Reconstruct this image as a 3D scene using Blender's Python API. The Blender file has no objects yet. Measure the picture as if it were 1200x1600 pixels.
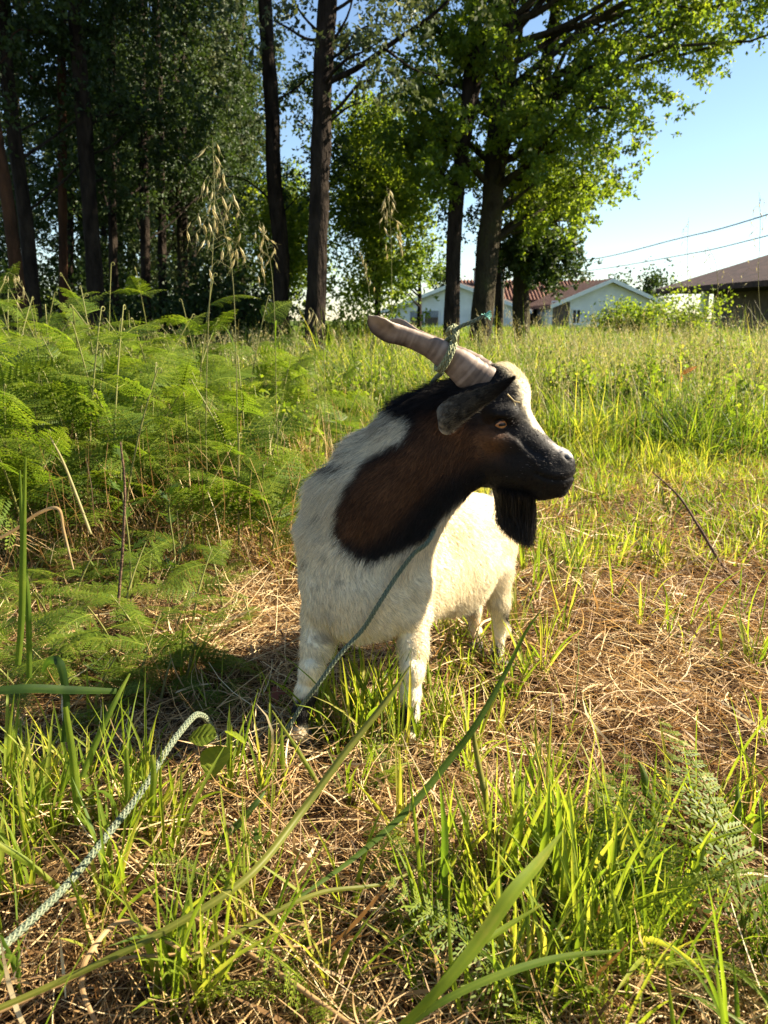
import bpy, math, random
import numpy as np
from mathutils import Vector, Matrix, Euler
from mathutils.bvhtree import BVHTree

S = bpy.context.scene
COL = S.collection
rng = np.random.default_rng(7)
random.seed(7)
PI = math.pi

# ------------------------------------------------------------------ camera, world, sun, exposure
CAM_H = 0.78
PITCH = math.radians(14.04)
cam_d = bpy.data.cameras.new("camera")
cam_d.sensor_fit = 'VERTICAL'
cam_d.sensor_height = 36.0
cam_d.lens = 27.0
cam_d.clip_start = 0.02
cam_d.clip_end = 2000
cam_d.dof.use_dof = True
cam_d.dof.focus_distance = 1.45
cam_d.dof.aperture_fstop = 9.0
cam = bpy.data.objects.new("camera", cam_d)
COL.objects.link(cam)
cam.location = (0, 0, CAM_H)
cam.rotation_euler = (PI / 2 - PITCH, 0, 0)
S.camera = cam

SUN_EL = math.radians(33)
SUN_AZ = math.radians(11)      # measured from +X towards +Y: sun on the right, a little behind the goat
world = bpy.data.worlds.new("World")
S.world = world
world.use_nodes = True
wn = world.node_tree.nodes
sky = wn.new('ShaderNodeTexSky')
sky.sky_type = 'NISHITA'
sky.sun_disc = False
sky.sun_elevation = SUN_EL
sky.sun_rotation = PI / 2 - SUN_AZ
sky.air_density = 1.0
sky.dust_density = 0.15
sky.ozone_density = 2.2
wn['Background'].inputs['Strength'].default_value = 0.050
world.node_tree.links.new(sky.outputs[0], wn['Background'].inputs[0])

sun_d = bpy.data.lights.new("sun", 'SUN')
sun_d.energy = 5.0
sun_d.angle = math.radians(0.53)
sun_d.color = (1.0, 0.88, 0.68)
sun = bpy.data.objects.new("sun", sun_d)
COL.objects.link(sun)
sdir = Vector((math.cos(SUN_AZ) * math.cos(SUN_EL), math.sin(SUN_AZ) * math.cos(SUN_EL), math.sin(SUN_EL)))
sun.rotation_euler = sdir.to_track_quat('Z', 'Y').to_euler()

S.view_settings.view_transform = 'Standard'
S.view_settings.look = 'None'
S.view_settings.exposure = 2.1
S.view_settings.gamma = 1.0
S.render.engine = 'CYCLES'
S.cycles.max_bounces = 7
S.cycles.diffuse_bounces = 4
S.cycles.transmission_bounces = 4
S.cycles.transparent_max_bounces = 8
S.cycles.use_denoising = True
S.cycles.caustics_reflective = False
S.cycles.caustics_refractive = False
S.cycles.sample_clamp_indirect = 6

# ------------------------------------------------------------------ placing helpers
CP, SP = math.cos(PITCH), math.sin(PITCH)


def tscale(px, py, Y):
    return Y / (CP + (800 - py) / 1200 * SP)


def PX(px, py, Y):
    """world point that the photograph shows at (px, py) when it stands Y metres in front"""
    dx, dy = (px - 600) / 1200, (800 - py) / 1200
    t = Y / (CP + dy * SP)
    return np.array((dx * t, Y, CAM_H + t * (dy * CP - SP)))


def GP(px, py, z=0.0):
    dx, dy = (px - 600) / 1200, (800 - py) / 1200
    t = (z - CAM_H) / (dy * CP - SP)
    return np.array((dx * t, t * (CP + dy * SP), z))


def PROJ(V):
    V = np.asarray(V, dtype=float)
    x, y, z = V[..., 0], V[..., 1], V[..., 2] - CAM_H
    f = y * CP - z * SP
    u = y * SP + z * CP
    return 600 + 1200 * x / f, 800 - 1200 * u / f


def gz(x, y):
    x = np.asarray(x, dtype=float)
    y = np.asarray(y, dtype=float)
    near = 0.010 * np.sin(x * 3.1 + 1.0) * np.cos(y * 2.7) + 0.006 * np.sin(x * 9.0 + y * 7.0) + 0.004 * np.cos(x * 17 - y * 13)
    far = 0.05 * np.sin(x * 0.45 + 0.4) * np.sin(y * 0.38) * np.clip((y - 4) / 8, 0, 1)
    return near + far


def fnoise(x, y, s, seed=0.0):
    """cheap smooth noise about 0..1"""
    x = np.asarray(x, dtype=float) * s
    y = np.asarray(y, dtype=float) * s
    n = (np.sin(x * 1.7 + y * 0.6 + seed) + np.sin(-x * 0.8 + y * 1.9 + seed * 2.1) + np.sin(x * 2.9 - y * 2.3 + seed * 0.7)
         + 0.6 * np.sin(x * 5.1 + y * 4.3 + seed * 3.3) + 0.6 * np.sin(x * 4.7 - y * 6.1 + seed))
    return 0.5 + n / 7.0


def n3(V, s, seed=0.0):
    x, y, z = V[..., 0] * s, V[..., 1] * s, V[..., 2] * s
    n = (np.sin(x * 1.7 + y * 0.9 + seed) + np.sin(y * 1.9 - z * 1.1 + seed * 1.7) + np.sin(z * 2.3 + x * 1.3 + seed * 0.6)
         + 0.7 * np.sin(x * 4.1 - z * 3.7 + seed * 2.0) + 0.7 * np.sin(y * 4.9 + z * 3.1 - seed))
    return n / 4.4


# ------------------------------------------------------------------ object helpers
def mesh_np(name, V, F, smooth=True, attrs=None):
    V = np.ascontiguousarray(V, dtype=np.float32)
    F = np.ascontiguousarray(F, dtype=np.int32)
    me = bpy.data.meshes.new(name)
    k = F.shape[1]
    me.vertices.add(len(V))
    me.vertices.foreach_set('co', V.ravel())
    me.loops.add(F.size)
    me.loops.foreach_set('vertex_index', F.ravel())
    me.polygons.add(len(F))
    me.polygons.foreach_set('loop_start', np.arange(0, F.size, k, dtype=np.int32))
    me.polygons.foreach_set('loop_total', np.full(len(F), k, dtype=np.int32))
    me.polygons.foreach_set('use_smooth', np.full(len(F), smooth, dtype=bool))
    if attrs:
        for n, a in attrs.items():
            a = np.ascontiguousarray(a, dtype=np.float32)
            if a.ndim == 1:
                at = me.attributes.new(n, 'FLOAT', 'POINT')
                at.data.foreach_set('value', a)
            else:
                at = me.attributes.new(n, 'FLOAT_COLOR', 'POINT')
                if a.shape[1] == 3:
                    a = np.hstack([a, np.ones((len(a), 1), np.float32)])
                at.data.foreach_set('color', a.ravel())
    me.update(calc_edges=True)
    return me


def obj(name, me, mat=None, parent=None, loc=None, rot=None, scale=None):
    o = bpy.data.objects.new(name, me)
    COL.objects.link(o)
    if mat is not None and len(me.materials) == 0:
        me.materials.append(mat)
    if parent is not None:
        o.parent = parent
    if loc is not None:
        o.location = loc
    if rot is not None:
        o.rotation_euler = rot
    if scale is not None:
        o.scale = (scale,) * 3 if isinstance(scale, (int, float)) else scale
    return o


def tag(o, label=None, cat=None, group=None, kind=None):
    if label: o['label'] = label
    if cat: o['category'] = cat
    if group: o['group'] = group
    if kind: o['kind'] = kind
    return o


def thing(name, label, cat, loc=(0, 0, 0), group=None, rotz=0.0):
    o = bpy.data.objects.new(name, None)
    o.empty_display_size = 0.1
    COL.objects.link(o)
    o.location = loc
    o.rotation_euler = (0, 0, rotz)
    return tag(o, label, cat, group)


class Geo:
    """collects verts / quads / tint"""
    def __init__(self):
        self.V, self.F, self.T, self.n = [], [], [], 0

    def add(self, V, F, t=0.5):
        V = np.asarray(V, dtype=float).reshape(-1, 3)
        F = np.asarray(F)
        self.V.append(V)
        self.F.append(F + self.n)
        self.T.append(np.full(len(V), t) if np.isscalar(t) else np.asarray(t))
        self.n += len(V)
        return self

    def mesh(self, name, smooth=True):
        return mesh_np(name, np.vstack(self.V), np.vstack(self.F), smooth, {'tint': np.concatenate(self.T)})


def norm(v):
    v = np.asarray(v, dtype=float)
    return v / (np.linalg.norm(v, axis=-1, keepdims=True) + 1e-12)


def frames(P):
    """tangent, side, up along a polyline by parallel transport"""
    P = np.asarray(P, dtype=float)
    T = norm(np.gradient(P, axis=0))
    a = np.array((0, 0, 1.0)) if abs(T[0][2]) < 0.9 else np.array((1.0, 0, 0))
    s = norm(np.cross(T[0], a))
    Sd = [s]
    for i in range(1, len(P)):
        s = norm(s - T[i] * np.dot(s, T[i]))
        Sd.append(s)
    Sd = np.array(Sd)
    return T, Sd, np.cross(Sd, T)


def spline(P, n):
    """Catmull-Rom through the points"""
    P = np.asarray(P, dtype=float)
    Q = np.vstack([2 * P[0] - P[1], P, 2 * P[-1] - P[-2]])
    out = []
    for u in np.linspace(0, len(P) - 1 - 1e-9, n):
        i = int(u)
        t = u - i
        a, b, c, d = Q[i], Q[i + 1], Q[i + 2], Q[i + 3]
        out.append(0.5 * ((2 * b) + (-a + c) * t + (2 * a - 5 * b + 4 * c - d) * t * t + (-a + 3 * b - 3 * c + d) * t ** 3))
    return np.array(out)


def tube(P, R, sides=6, flat=1.0, cap=True, rough=0.0, twist=0.0):
    P = np.asarray(P, dtype=float)
    R = np.broadcast_to(np.asarray(R, dtype=float), (len(P),))
    T, A, B = frames(P)
    ang = np.linspace(0, 2 * PI, sides, endpoint=False)
    tw = np.linspace(0, twist, len(P))[:, None]
    c, s = np.cos(ang[None] + tw), np.sin(ang[None] + tw)
    rr = R[:, None] * (1 + (rough * rng.normal(size=(len(P), sides)) if rough else 0))
    V = P[:, None] + A[:, None] * (rr * c)[..., None] + B[:, None] * (rr * s * flat)[..., None]
    V = V.reshape(-1, 3)
    n = len(P)
    i = np.arange(n - 1)[:, None] * sides
    j = np.arange(sides)[None]
    k = (j + 1) % sides
    F = np.stack([i + j, i + k, i + sides + k, i + sides + j], -1).reshape(-1, 4)
    if cap:
        V = np.vstack([V, P[0], P[-1]])
        a, b = len(V) - 2, len(V) - 1
        j = np.arange(0, sides, 2)
        e = (n - 1) * sides
        F = np.vstack([F, np.stack([np.full(len(j), a), (j + 2) % sides, (j + 1) % sides, j], -1),
                       np.stack([np.full(len(j), b), e + j, e + (j + 1) % sides, e + (j + 2) % sides], -1)])
    return V, F


def tri_tube(P, R, sides=6, **kw):
    """tube without degenerate caps"""
    kw['cap'] = False
    return tube(P, R, sides, **kw)


def ribbons(root, head, lean, bend, L, W, segs=4, curl=0.0, roll=None, fold=0.0, prof='blade'):
    N = len(root)
    sm = (np.arange(segs) + 0.5) / segs
    th = np.asarray(lean)[:, None] + np.asarray(bend)[:, None] * sm ** 1.3
    hd = np.asarray(head)[:, None] + (np.asarray(curl)[:, None] if not np.isscalar(curl) else curl) * sm
    d = np.stack([np.sin(th) * np.cos(hd), np.sin(th) * np.sin(hd), np.cos(th)], -1)
    step = d * (np.asarray(L)[:, None] / segs)[..., None]
    P = np.concatenate([root[:, None], root[:, None] + np.cumsum(step, 1)], 1)
    D = np.concatenate([d[:, :1], d], 1)
    H = np.concatenate([hd[:, :1], hd], 1)
    side = np.stack([-np.sin(H), np.cos(H), np.zeros_like(H)], -1)
    if roll is not None:
        r = np.asarray(roll)[:, None, None]
        side = side * np.cos(r) + np.cross(D, side) * np.sin(r)
    s = np.linspace(0, 1, segs + 1)
    if prof == 'blade':
        w = (0.65 + 0.7 * s) * np.clip(1 - s ** 2.2, 0.03, 1)
    elif prof == 'stem':
        w = 1 - 0.6 * s
    else:
        w = np.clip(np.sin(PI * (0.12 + 0.86 * s)), 0.05, 1)
    hw = side * (np.asarray(W)[:, None] * 0.5 * w[None])[..., None]
    if fold:
        nrm = np.cross(D, side)
        V = np.stack([P - hw + nrm * np.linalg.norm(hw, axis=-1, keepdims=True) * fold, P, P + hw + nrm * np.linalg.norm(hw, axis=-1, keepdims=True) * fold], 2)
        m = 3
    else:
        V = np.stack([P - hw, P + hw], 2)
        m = 2
    V = V.reshape(-1, 3)
    base = (np.arange(N) * (segs + 1) * m)[:, None, None]
    i = (np.arange(segs) * m)[None, :, None]
    k = np.arange(m - 1)[None, None]
    a = base + i + k
    F = np.stack([a, a + 1, a + m + 1, a + m], -1).reshape(-1, 4)
    return V, F, (segs + 1) * m


def leafcards(C, size, nrm_bias=(0, 0, 0.3), aspect=0.55, bias_w=1.0):
    """diamond-shaped folded leaves (two triangles as one bent quad) at the points C"""
    N = len(C)
    d = norm(rng.normal(size=(N, 3)) + np.array((0, 0, -0.35)))
    n = norm(rng.normal(size=(N, 3)) + np.array(nrm_bias) * bias_w)
    s = norm(np.cross(d, n))
    up = np.cross(s, d)
    size = np.broadcast_to(size, (N,))[:, None]
    a = C
    b = C + d * size * 0.45 + s * size * aspect * 0.5 + up * size * 0.10
    c = C + d * size
    e = C + d * size * 0.45 - s * size * aspect * 0.5 + up * size * 0.10
    V = np.stack([a, b, c, e], 1).reshape(-1, 3)
    F = np.arange(N * 4).reshape(-1, 4)
    return V, F


# ------------------------------------------------------------------ materials
def nodes(name):
    m = bpy.data.materials.new(name)
    m.use_nodes = True
    nt = m.node_tree
    return m, nt, nt.nodes['Principled BSDF'], nt.nodes['Material Output']


def ramp(nt, stops):
    r = nt.nodes.new('ShaderNodeValToRGB')
    cr = r.color_ramp
    while len(cr.elements) < len(stops):
        cr.elements.new(0.5)
    for e, (p, c) in zip(cr.elements, stops):
        e.position = p
        e.color = (*c, 1)
    return r


def foliage(name, stops, trans=0.45, rough=0.55, tcol=(1.15, 1.15, 0.55), spec=0.25, scale=40.0):
    m, nt, b, out = nodes(name)
    L = nt.links.new
    at = nt.nodes.new('ShaderNodeAttribute')
    at.attribute_name = 'tint'
    tc = nt.nodes.new('ShaderNodeTexCoord')
    nz = nt.nodes.new('ShaderNodeTexNoise')
    nz.inputs['Scale'].default_value = scale
    L(tc.outputs['Object'], nz.inputs['Vector'])
    ad = nt.nodes.new('ShaderNodeMath'); ad.operation = 'MULTIPLY_ADD'
    L(nz.outputs[0], ad.inputs[0]); ad.inputs[1].default_value = 0.35
    L(at.outputs['Fac'], ad.inputs[2])
    sb = nt.nodes.new('ShaderNodeMath'); sb.operation = 'SUBTRACT'; sb.use_clamp = True
    L(ad.outputs[0], sb.inputs[0]); sb.inputs[1].default_value = 0.17
    r = ramp(nt, stops)
    L(sb.outputs[0], r.inputs[0])
    L(r.outputs[0], b.inputs['Base Color'])
    b.inputs['Roughness'].default_value = rough
    b.inputs['Specular IOR Level'].default_value = spec
    tr = nt.nodes.new('ShaderNodeBsdfTranslucent')
    mu = nt.nodes.new('ShaderNodeMix'); mu.data_type = 'RGBA'; mu.blend_type = 'MULTIPLY'
    mu.inputs[0].default_value = 1
    L(r.outputs[0], mu.inputs[6])
    mu.inputs[7].default_value = (tcol[0] * 1.6, tcol[1] * 1.6, tcol[2] * 1.6, 1)
    L(mu.outputs[2], tr.inputs[0])
    mx = nt.nodes.new('ShaderNodeMixShader')
    mx.inputs[0].default_value = trans
    L(b.outputs[0], mx.inputs[1]); L(tr.outputs[0], mx.inputs[2])
    L(mx.outputs[0], out.inputs[0])
    return m


def surf(name, c1, c2, scale=5.0, rough=0.8, bump=0.0, bscale=None, detail=6, spec=0.3, stretch=(1, 1, 1), metal=0.0, c3=None):
    m, nt, b, out = nodes(name)
    L = nt.links.new
    tc = nt.nodes.new('ShaderNodeTexCoord')
    mp = nt.nodes.new('ShaderNodeMapping')
    mp.inputs['Scale'].default_value = stretch
    L(tc.outputs['Object'], mp.inputs[0])
    nz = nt.nodes.new('ShaderNodeTexNoise')
    nz.inputs['Scale'].default_value = scale
    nz.inputs['Detail'].default_value = detail
    L(mp.outputs[0], nz.inputs['Vector'])
    st = [(0.35, c1), (0.65, c2)] if c3 is None else [(0.3, c1), (0.5, c2), (0.7, c3)]
    r = ramp(nt, st)
    L(nz.outputs[0], r.inputs[0])
    L(r.outputs[0], b.inputs['Base Color'])
    b.inputs['Roughness'].default_value = rough
    b.inputs['Specular IOR Level'].default_value = spec
    b.inputs['Metallic'].default_value = metal
    if bump:
        n2 = nt.nodes.new('ShaderNodeTexNoise')
        n2.inputs['Scale'].default_value = bscale or scale * 3
        n2.inputs['Detail'].default_value = 8
        L(mp.outputs[0], n2.inputs['Vector'])
        bp = nt.nodes.new('ShaderNodeBump')
        bp.inputs['Strength'].default_value = bump
        bp.inputs['Distance'].default_value = 0.02
        L(n2.outputs[0], bp.inputs['Height'])
        L(bp.outputs[0], b.inputs['Normal'])
    return m


M = {}
M['grass'] = foliage('grass', [(0.0, (0.024, 0.052, 0.009)), (0.35, (0.075, 0.125, 0.013)), (0.7, (0.165, 0.215, 0.020)), (1.0, (0.34, 0.31, 0.06))], 0.5)
M['straw'] = foliage('straw', [(0.0, (0.055, 0.028, 0.011)), (0.35, (0.22, 0.125, 0.048)), (0.7, (0.47, 0.32, 0.145)), (1.0, (0.70, 0.58, 0.34))], 0.22, tcol=(1.0, 0.8, 0.5))
M['oat'] = foliage('oat', [(0.0, (0.12, 0.14, 0.04)), (0.5, (0.30, 0.27, 0.12)), (1.0, (0.58, 0.51, 0.32))], 0.35, tcol=(0.9, 0.8, 0.55))
M['fern'] = foliage('fern', [(0.0, (0.028, 0.060, 0.010)), (0.5, (0.092, 0.142, 0.015)), (1.0, (0.23, 0.265, 0.026))], 0.45, rough=0.5, spec=0.2)
M['fern_stem'] = foliage('fern_stem', [(0.0, (0.10, 0.12, 0.03)), (1.0, (0.22, 0.20, 0.06))], 0.1)
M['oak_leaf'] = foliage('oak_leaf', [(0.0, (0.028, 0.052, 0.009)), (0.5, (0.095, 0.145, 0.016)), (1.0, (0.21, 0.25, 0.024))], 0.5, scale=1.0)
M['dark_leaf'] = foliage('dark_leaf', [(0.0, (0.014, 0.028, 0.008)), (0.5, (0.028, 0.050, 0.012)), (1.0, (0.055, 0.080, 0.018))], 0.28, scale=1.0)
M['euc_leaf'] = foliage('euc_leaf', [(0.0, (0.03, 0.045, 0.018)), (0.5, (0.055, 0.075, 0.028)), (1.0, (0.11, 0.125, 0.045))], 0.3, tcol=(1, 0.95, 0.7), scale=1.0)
M['bark'] = surf('bark', (0.009, 0.0065, 0.005), (0.034, 0.025, 0.018), 9, 0.95, 1.0, 22, stretch=(1, 1, 0.3), spec=0.1)
M['bark_red'] = surf('bark_red', (0.022, 0.012, 0.007), (0.075, 0.035, 0.018), 7, 0.9, 0.8, 18, stretch=(1, 1, 0.3), spec=0.1)
M['bark_mossy'] = surf('bark_mossy', (0.011, 0.009, 0.006), (0.042, 0.034, 0.021), 6, 0.95, 1.0, 20, stretch=(1, 1, 0.4), spec=0.1, c3=(0.05, 0.05, 0.022))
for k_ in ('bark', 'bark_red', 'bark_mossy'):
    for n_ in M[k_].node_tree.nodes:
        if n_.type == 'BUMP':
            n_.inputs['Distance'].default_value = 0.07
M['twig'] = surf('twig', (0.06, 0.035, 0.02), (0.15, 0.09, 0.055), 60, 0.85, 0.6, spec=0.2)

# ------------------------------------------------------------------ ground
def build_ground():
    xs = np.concatenate([np.linspace(-600, -12, 20), np.linspace(-11, 11, 150), np.linspace(12, 600, 20)])
    ys = np.concatenate([np.linspace(-300, -3, 8), np.linspace(-2.5, 20, 160), np.linspace(21, 900, 24)])
    X, Y = np.meshgrid(xs, ys)
    Z = gz(X, Y)
    V = np.stack([X, Y, Z], -1).reshape(-1, 3)
    nx = len(xs)
    i = np.arange(len(ys) - 1)[:, None] * nx
    j = np.arange(nx - 1)[None]
    a = (i + j).ravel()
    F = np.stack([a, a + 1, a + nx + 1, a + nx], -1)
    m, nt, b, out = nodes('soil')
    L = nt.links.new
    tc = nt.nodes.new('ShaderNodeTexCoord')
    n1 = nt.nodes.new('ShaderNodeTexNoise'); n1.inputs['Scale'].default_value = 35; n1.inputs['Detail'].default_value = 8
    L(tc.outputs['Object'], n1.inputs['Vector'])
    r1 = ramp(nt, [(0.3, (0.018, 0.011, 0.006)), (0.5, (0.055, 0.032, 0.016)), (0.7, (0.13, 0.08, 0.038))])
    L(n1.outputs[0], r1.inputs[0])
    n2 = nt.nodes.new('ShaderNodeTexNoise'); n2.inputs['Scale'].default_value = 0.9; n2.inputs['Detail'].default_value = 10
    L(tc.outputs['Object'], n2.inputs['Vector'])
    r2 = ramp(nt, [(0.3, (0.030, 0.050, 0.012)), (0.6, (0.080, 0.11, 0.022)), (0.8, (0.16, 0.15, 0.04))])
    L(n2.outputs[0], r2.inputs[0])
    sx = nt.nodes.new('ShaderNodeSeparateXYZ'); L(tc.outputs['Object'], sx.inputs[0])
    mr = nt.nodes.new('ShaderNodeMapRange'); mr.inputs[1].default_value = 3.0; mr.inputs[2].default_value = 6.0
    L(sx.outputs[1], mr.inputs[0])
    mx = nt.nodes.new('ShaderNodeMix'); mx.data_type = 'RGBA'
    L(mr.outputs[0], mx.inputs[0]); L(r1.outputs[0], mx.inputs[6]); L(r2.outputs[0], mx.inputs[7])
    L(mx.outputs[2], b.inputs['Base Color'])
    b.inputs['Roughness'].default_value = 1.0
    b.inputs['Specular IOR Level'].default_value = 0.05
    bp = nt.nodes.new('ShaderNodeBump'); bp.inputs['Strength'].default_value = 1; bp.inputs['Distance'].default_value = 0.02
    L(n1.outputs[0], bp.inputs['Height']); L(bp.outputs[0], b.inputs['Normal'])
    g = obj('ground', mesh_np('ground', V, F), m)
    tag(g, 'rough field soil under grass and straw, reaching to the horizon', None, None, 'structure')


build_ground()

# ------------------------------------------------------------------ buildings
def box_geo(x0, x1, y0, y1, z0, z1):
    V = np.array([(x, y, z) for z in (z0, z1) for y in (y0, y1) for x in (x0, x1)], dtype=float)
    F = np.array([(0, 2, 3, 1), (4, 5, 7, 6), (0, 1, 5, 4), (2, 6, 7, 3), (0, 4, 6, 2), (1, 3, 7, 5)])
    return V, F


def box(name, dims, mat, parent):
    V, F = box_geo(*dims)
    return obj(name, mesh_np(name, V, F, False), mat, parent)


def prism(name, prof, y0, y1, mat, parent):
    """profile in x,z extruded along y"""
    n = len(prof)
    V = np.array([(x, y0, z) for x, z in prof] + [(x, y1, z) for x, z in prof], dtype=float)
    me = bpy.data.meshes.new(name)
    faces = [tuple(range(n)), tuple(range(2 * n - 1, n - 1, -1))]
    for i in range(n):
        j = (i + 1) % n
        faces.append((i, n + i, n + j, j))
    me.from_pydata([tuple(v) for v in V], [], faces)
    me.update()
    return obj(name, me, mat, parent)


M['plaster'] = surf('plaster', (0.70, 0.70, 0.68), (0.82, 0.82, 0.80), 1.5, 0.9, 0.1, 40)
M['plaster_grey'] = surf('plaster_grey', (0.30, 0.29, 0.27), (0.42, 0.40, 0.37), 1.5, 0.9, 0.1, 40)
M['tile_dark'] = surf('tile_dark', (0.05, 0.042, 0.04), (0.11, 0.085, 0.075), 3, 0.85, 0.5, 12)
M['tile_red'] = surf('tile_red', (0.13, 0.06, 0.04), (0.22, 0.11, 0.07), 3, 0.85, 0.5, 12)
M['tile_brown'] = surf('tile_brown', (0.13, 0.07, 0.05), (0.22, 0.12, 0.08), 3, 0.85, 0.5, 12)
M['tile_deep'] = surf('tile_deep', (0.045, 0.026, 0.022), (0.09, 0.05, 0.04), 3, 0.9, 0.5, 12)
M['white_trim'] = surf('white_trim', (0.72, 0.72, 0.70), (0.80, 0.80, 0.78), 4, 0.6)
M['shutter'] = surf('shutter', (0.22, 0.24, 0.27), (0.30, 0.32, 0.35), 3, 0.6)
M['glass'] = surf('window_glass', (0.02, 0.025, 0.03), (0.05, 0.06, 0.07), 2, 0.08, spec=0.6)
M['brown_door'] = surf('brown_door', (0.09, 0.06, 0.045), (0.16, 0.11, 0.08), 6, 0.6)
M['wood_pole'] = surf('wood_pole', (0.08, 0.065, 0.05), (0.16, 0.13, 0.10), 8, 0.9, 0.4, stretch=(1, 1, 0.2))
M['metal'] = surf('metal', (0.30, 0.31, 0.32), (0.42, 0.43, 0.44), 20, 0.4, metal=0.8)
M['cable'] = surf('cable', (0.10, 0.10, 0.10), (0.16, 0.16, 0.16), 20, 0.6)


def window(parent, x, y, z, w, h, shutter=0.5):
    """window on a wall whose outside faces -y at y"""
    f = obj('window', mesh_np('window', *box_geo(x - w / 2, x + w / 2, y - 0.02, y + 0.02, z - h / 2, z + h / 2), False), M['glass'], parent)
    g = Geo()
    t = 0.07
    for d in ((x - w / 2 - t, x - w / 2, z - h / 2 - t, z + h / 2 + t), (x + w / 2, x + w / 2 + t, z - h / 2 - t, z + h / 2 + t),
              (x - w / 2, x + w / 2, z + h / 2, z + h / 2 + t), (x - w / 2, x + w / 2, z - h / 2 - t, z - h / 2), (x - 0.03, x + 0.03, z - h / 2, z + h / 2)):
        V, F = box_geo(d[0], d[1], y - 0.07, y - 0.022, d[2], d[3])
        g.add(V, F)
    obj('frame', g.mesh('window_frame', False), M['white_trim'], f)
    obj('sill', mesh_np('sill', *box_geo(x - w / 2 - 0.15, x + w / 2 + 0.15, y - 0.16, y - 0.022, z - h / 2 - t - 0.07, z - h / 2 - t - 0.002), False), M['white_trim'], f)
    if shutter:
        s = Geo()
        n = int(h * shutter / 0.06)
        for k in range(n):
            z1 = z + h / 2 - k * 0.06
            V, F = box_geo(x - w / 2 + 0.01, x + w / 2 - 0.01, y - 0.06 + 0.004 * (k % 2), y - 0.035, z1 - 0.055, z1)
            s.add(V, F)
        if n:
            sh = obj('shutter', s.mesh('shutter', False), M['shutter'], f)
    return f


def gable_house(name, label, loc, rotz, W, D, eave, ridge, wall_m, roof_m, windows, door=None, chimney=None, over=0.45, side_windows=0):
    r = thing(name, label, 'house', loc, None, rotz)
    prism('wall', [(-W / 2, -0.3), (W / 2, -0.3), (W / 2, eave), (0, ridge), (-W / 2, eave)], 0, D, wall_m, r)
    sl = (ridge - eave) / (W / 2)
    for s in (-1, 1):
        e = W / 2 + over
        prof = [(0.0, ridge + 0.02), (s * e, ridge + 0.02 - sl * e), (s * e, ridge + 0.20 - sl * e), (0.0, ridge + 0.20)]
        if s > 0: prof = prof[::-1]
        rf = prism('roof', prof, -over, D + over, roof_m, r)
        prof2 = [(0.0 + s * 0.001, ridge - 0.03), (s * (e + .02), ridge - 0.03 - sl * e), (s * (e + .02), ridge + 0.24 - sl * e), (0.0 + s * .001, ridge + 0.24)]
        if s > 0: prof2 = prof2[::-1]
        prism('bargeboard', prof2, -over - 0.06, -over - 0.003, M['white_trim'], rf)
        # rows of half-round roof tiles running from ridge to eave
        g = Geo()
        nr = int((D + 2 * over) / 0.42)
        for k in range(nr):
            yy = -over + 0.2 + k * 0.42
            a = np.array((0.0, yy, ridge + 0.215)); b2 = np.array((s * e, yy, ridge + 0.215 - sl * e))
            g.add(*tube(np.array([a, b2]), 0.11, 6, flat=0.5, cap=False))
        obj('tile_row', g.mesh('tile_rows'), roof_m, rf)['kind'] = 'stuff'
    for w in windows:
        window(r, *w)
    if door:
        x, w, h = door
        d = box('door', (x - w / 2, x + w / 2, -0.05, 0.02, 0, h), M['brown_door'], r)
        box('frame', (x - w / 2 - 0.1, x + w / 2 + 0.1, -0.03, 0.01, -0.02, h + 0.1), M['white_trim'], d)
        box('handle', (x + w / 2 - 0.16, x + w / 2 - 0.11, -0.11, -0.052, 1.0, 1.12), M['metal'], d)
    if chimney:
        cx, cy, cw, cz = chimney
        c = box('chimney', (cx - cw / 2, cx + cw / 2, cy - cw / 2, cy + cw / 2, ridge - 1.5, cz), wall_m, r)
        box('cap', (cx - cw / 2 - .1, cx + cw / 2 + .1, cy - cw / 2 - .1, cy + cw / 2 + .1, cz + .002, cz + .15), roof_m, c)
    return r


YH = 56.0
def hx(px, Y):
    return (px - 600) / 1200 * Y * 1.03


gable_house('white_house', 'white gabled house with pale bargeboards behind the trees, right of the mossy trunks', (hx(930, YH), YH, 0), 0.03,
            7.6, 12, 1.75, 3.35, M['plaster'], M['tile_brown'],
            [(0.3, -0.002, 1.0, 1.5, 1.1, 0.55), (-2.3, -0.002, 1.0, .5, .9, 0)], door=(-3.4, 1.2, 2.0))
gable_house('grey_roof_house', 'white house with a dark grey roof at the left of the tree trunks', (hx(705, 60), 60, 0), -0.25,
            10.5, 8, 1.4, 3.3, M['plaster'], M['tile_dark'],
            [(-2.4, -0.002, 0.9, 2.2, 1.1, 0.45), (2.6, -0.002, 0.9, 1.2, 1.0, 0.5)], chimney=(2.4, 3.0, 0.7, 4.0))
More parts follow.
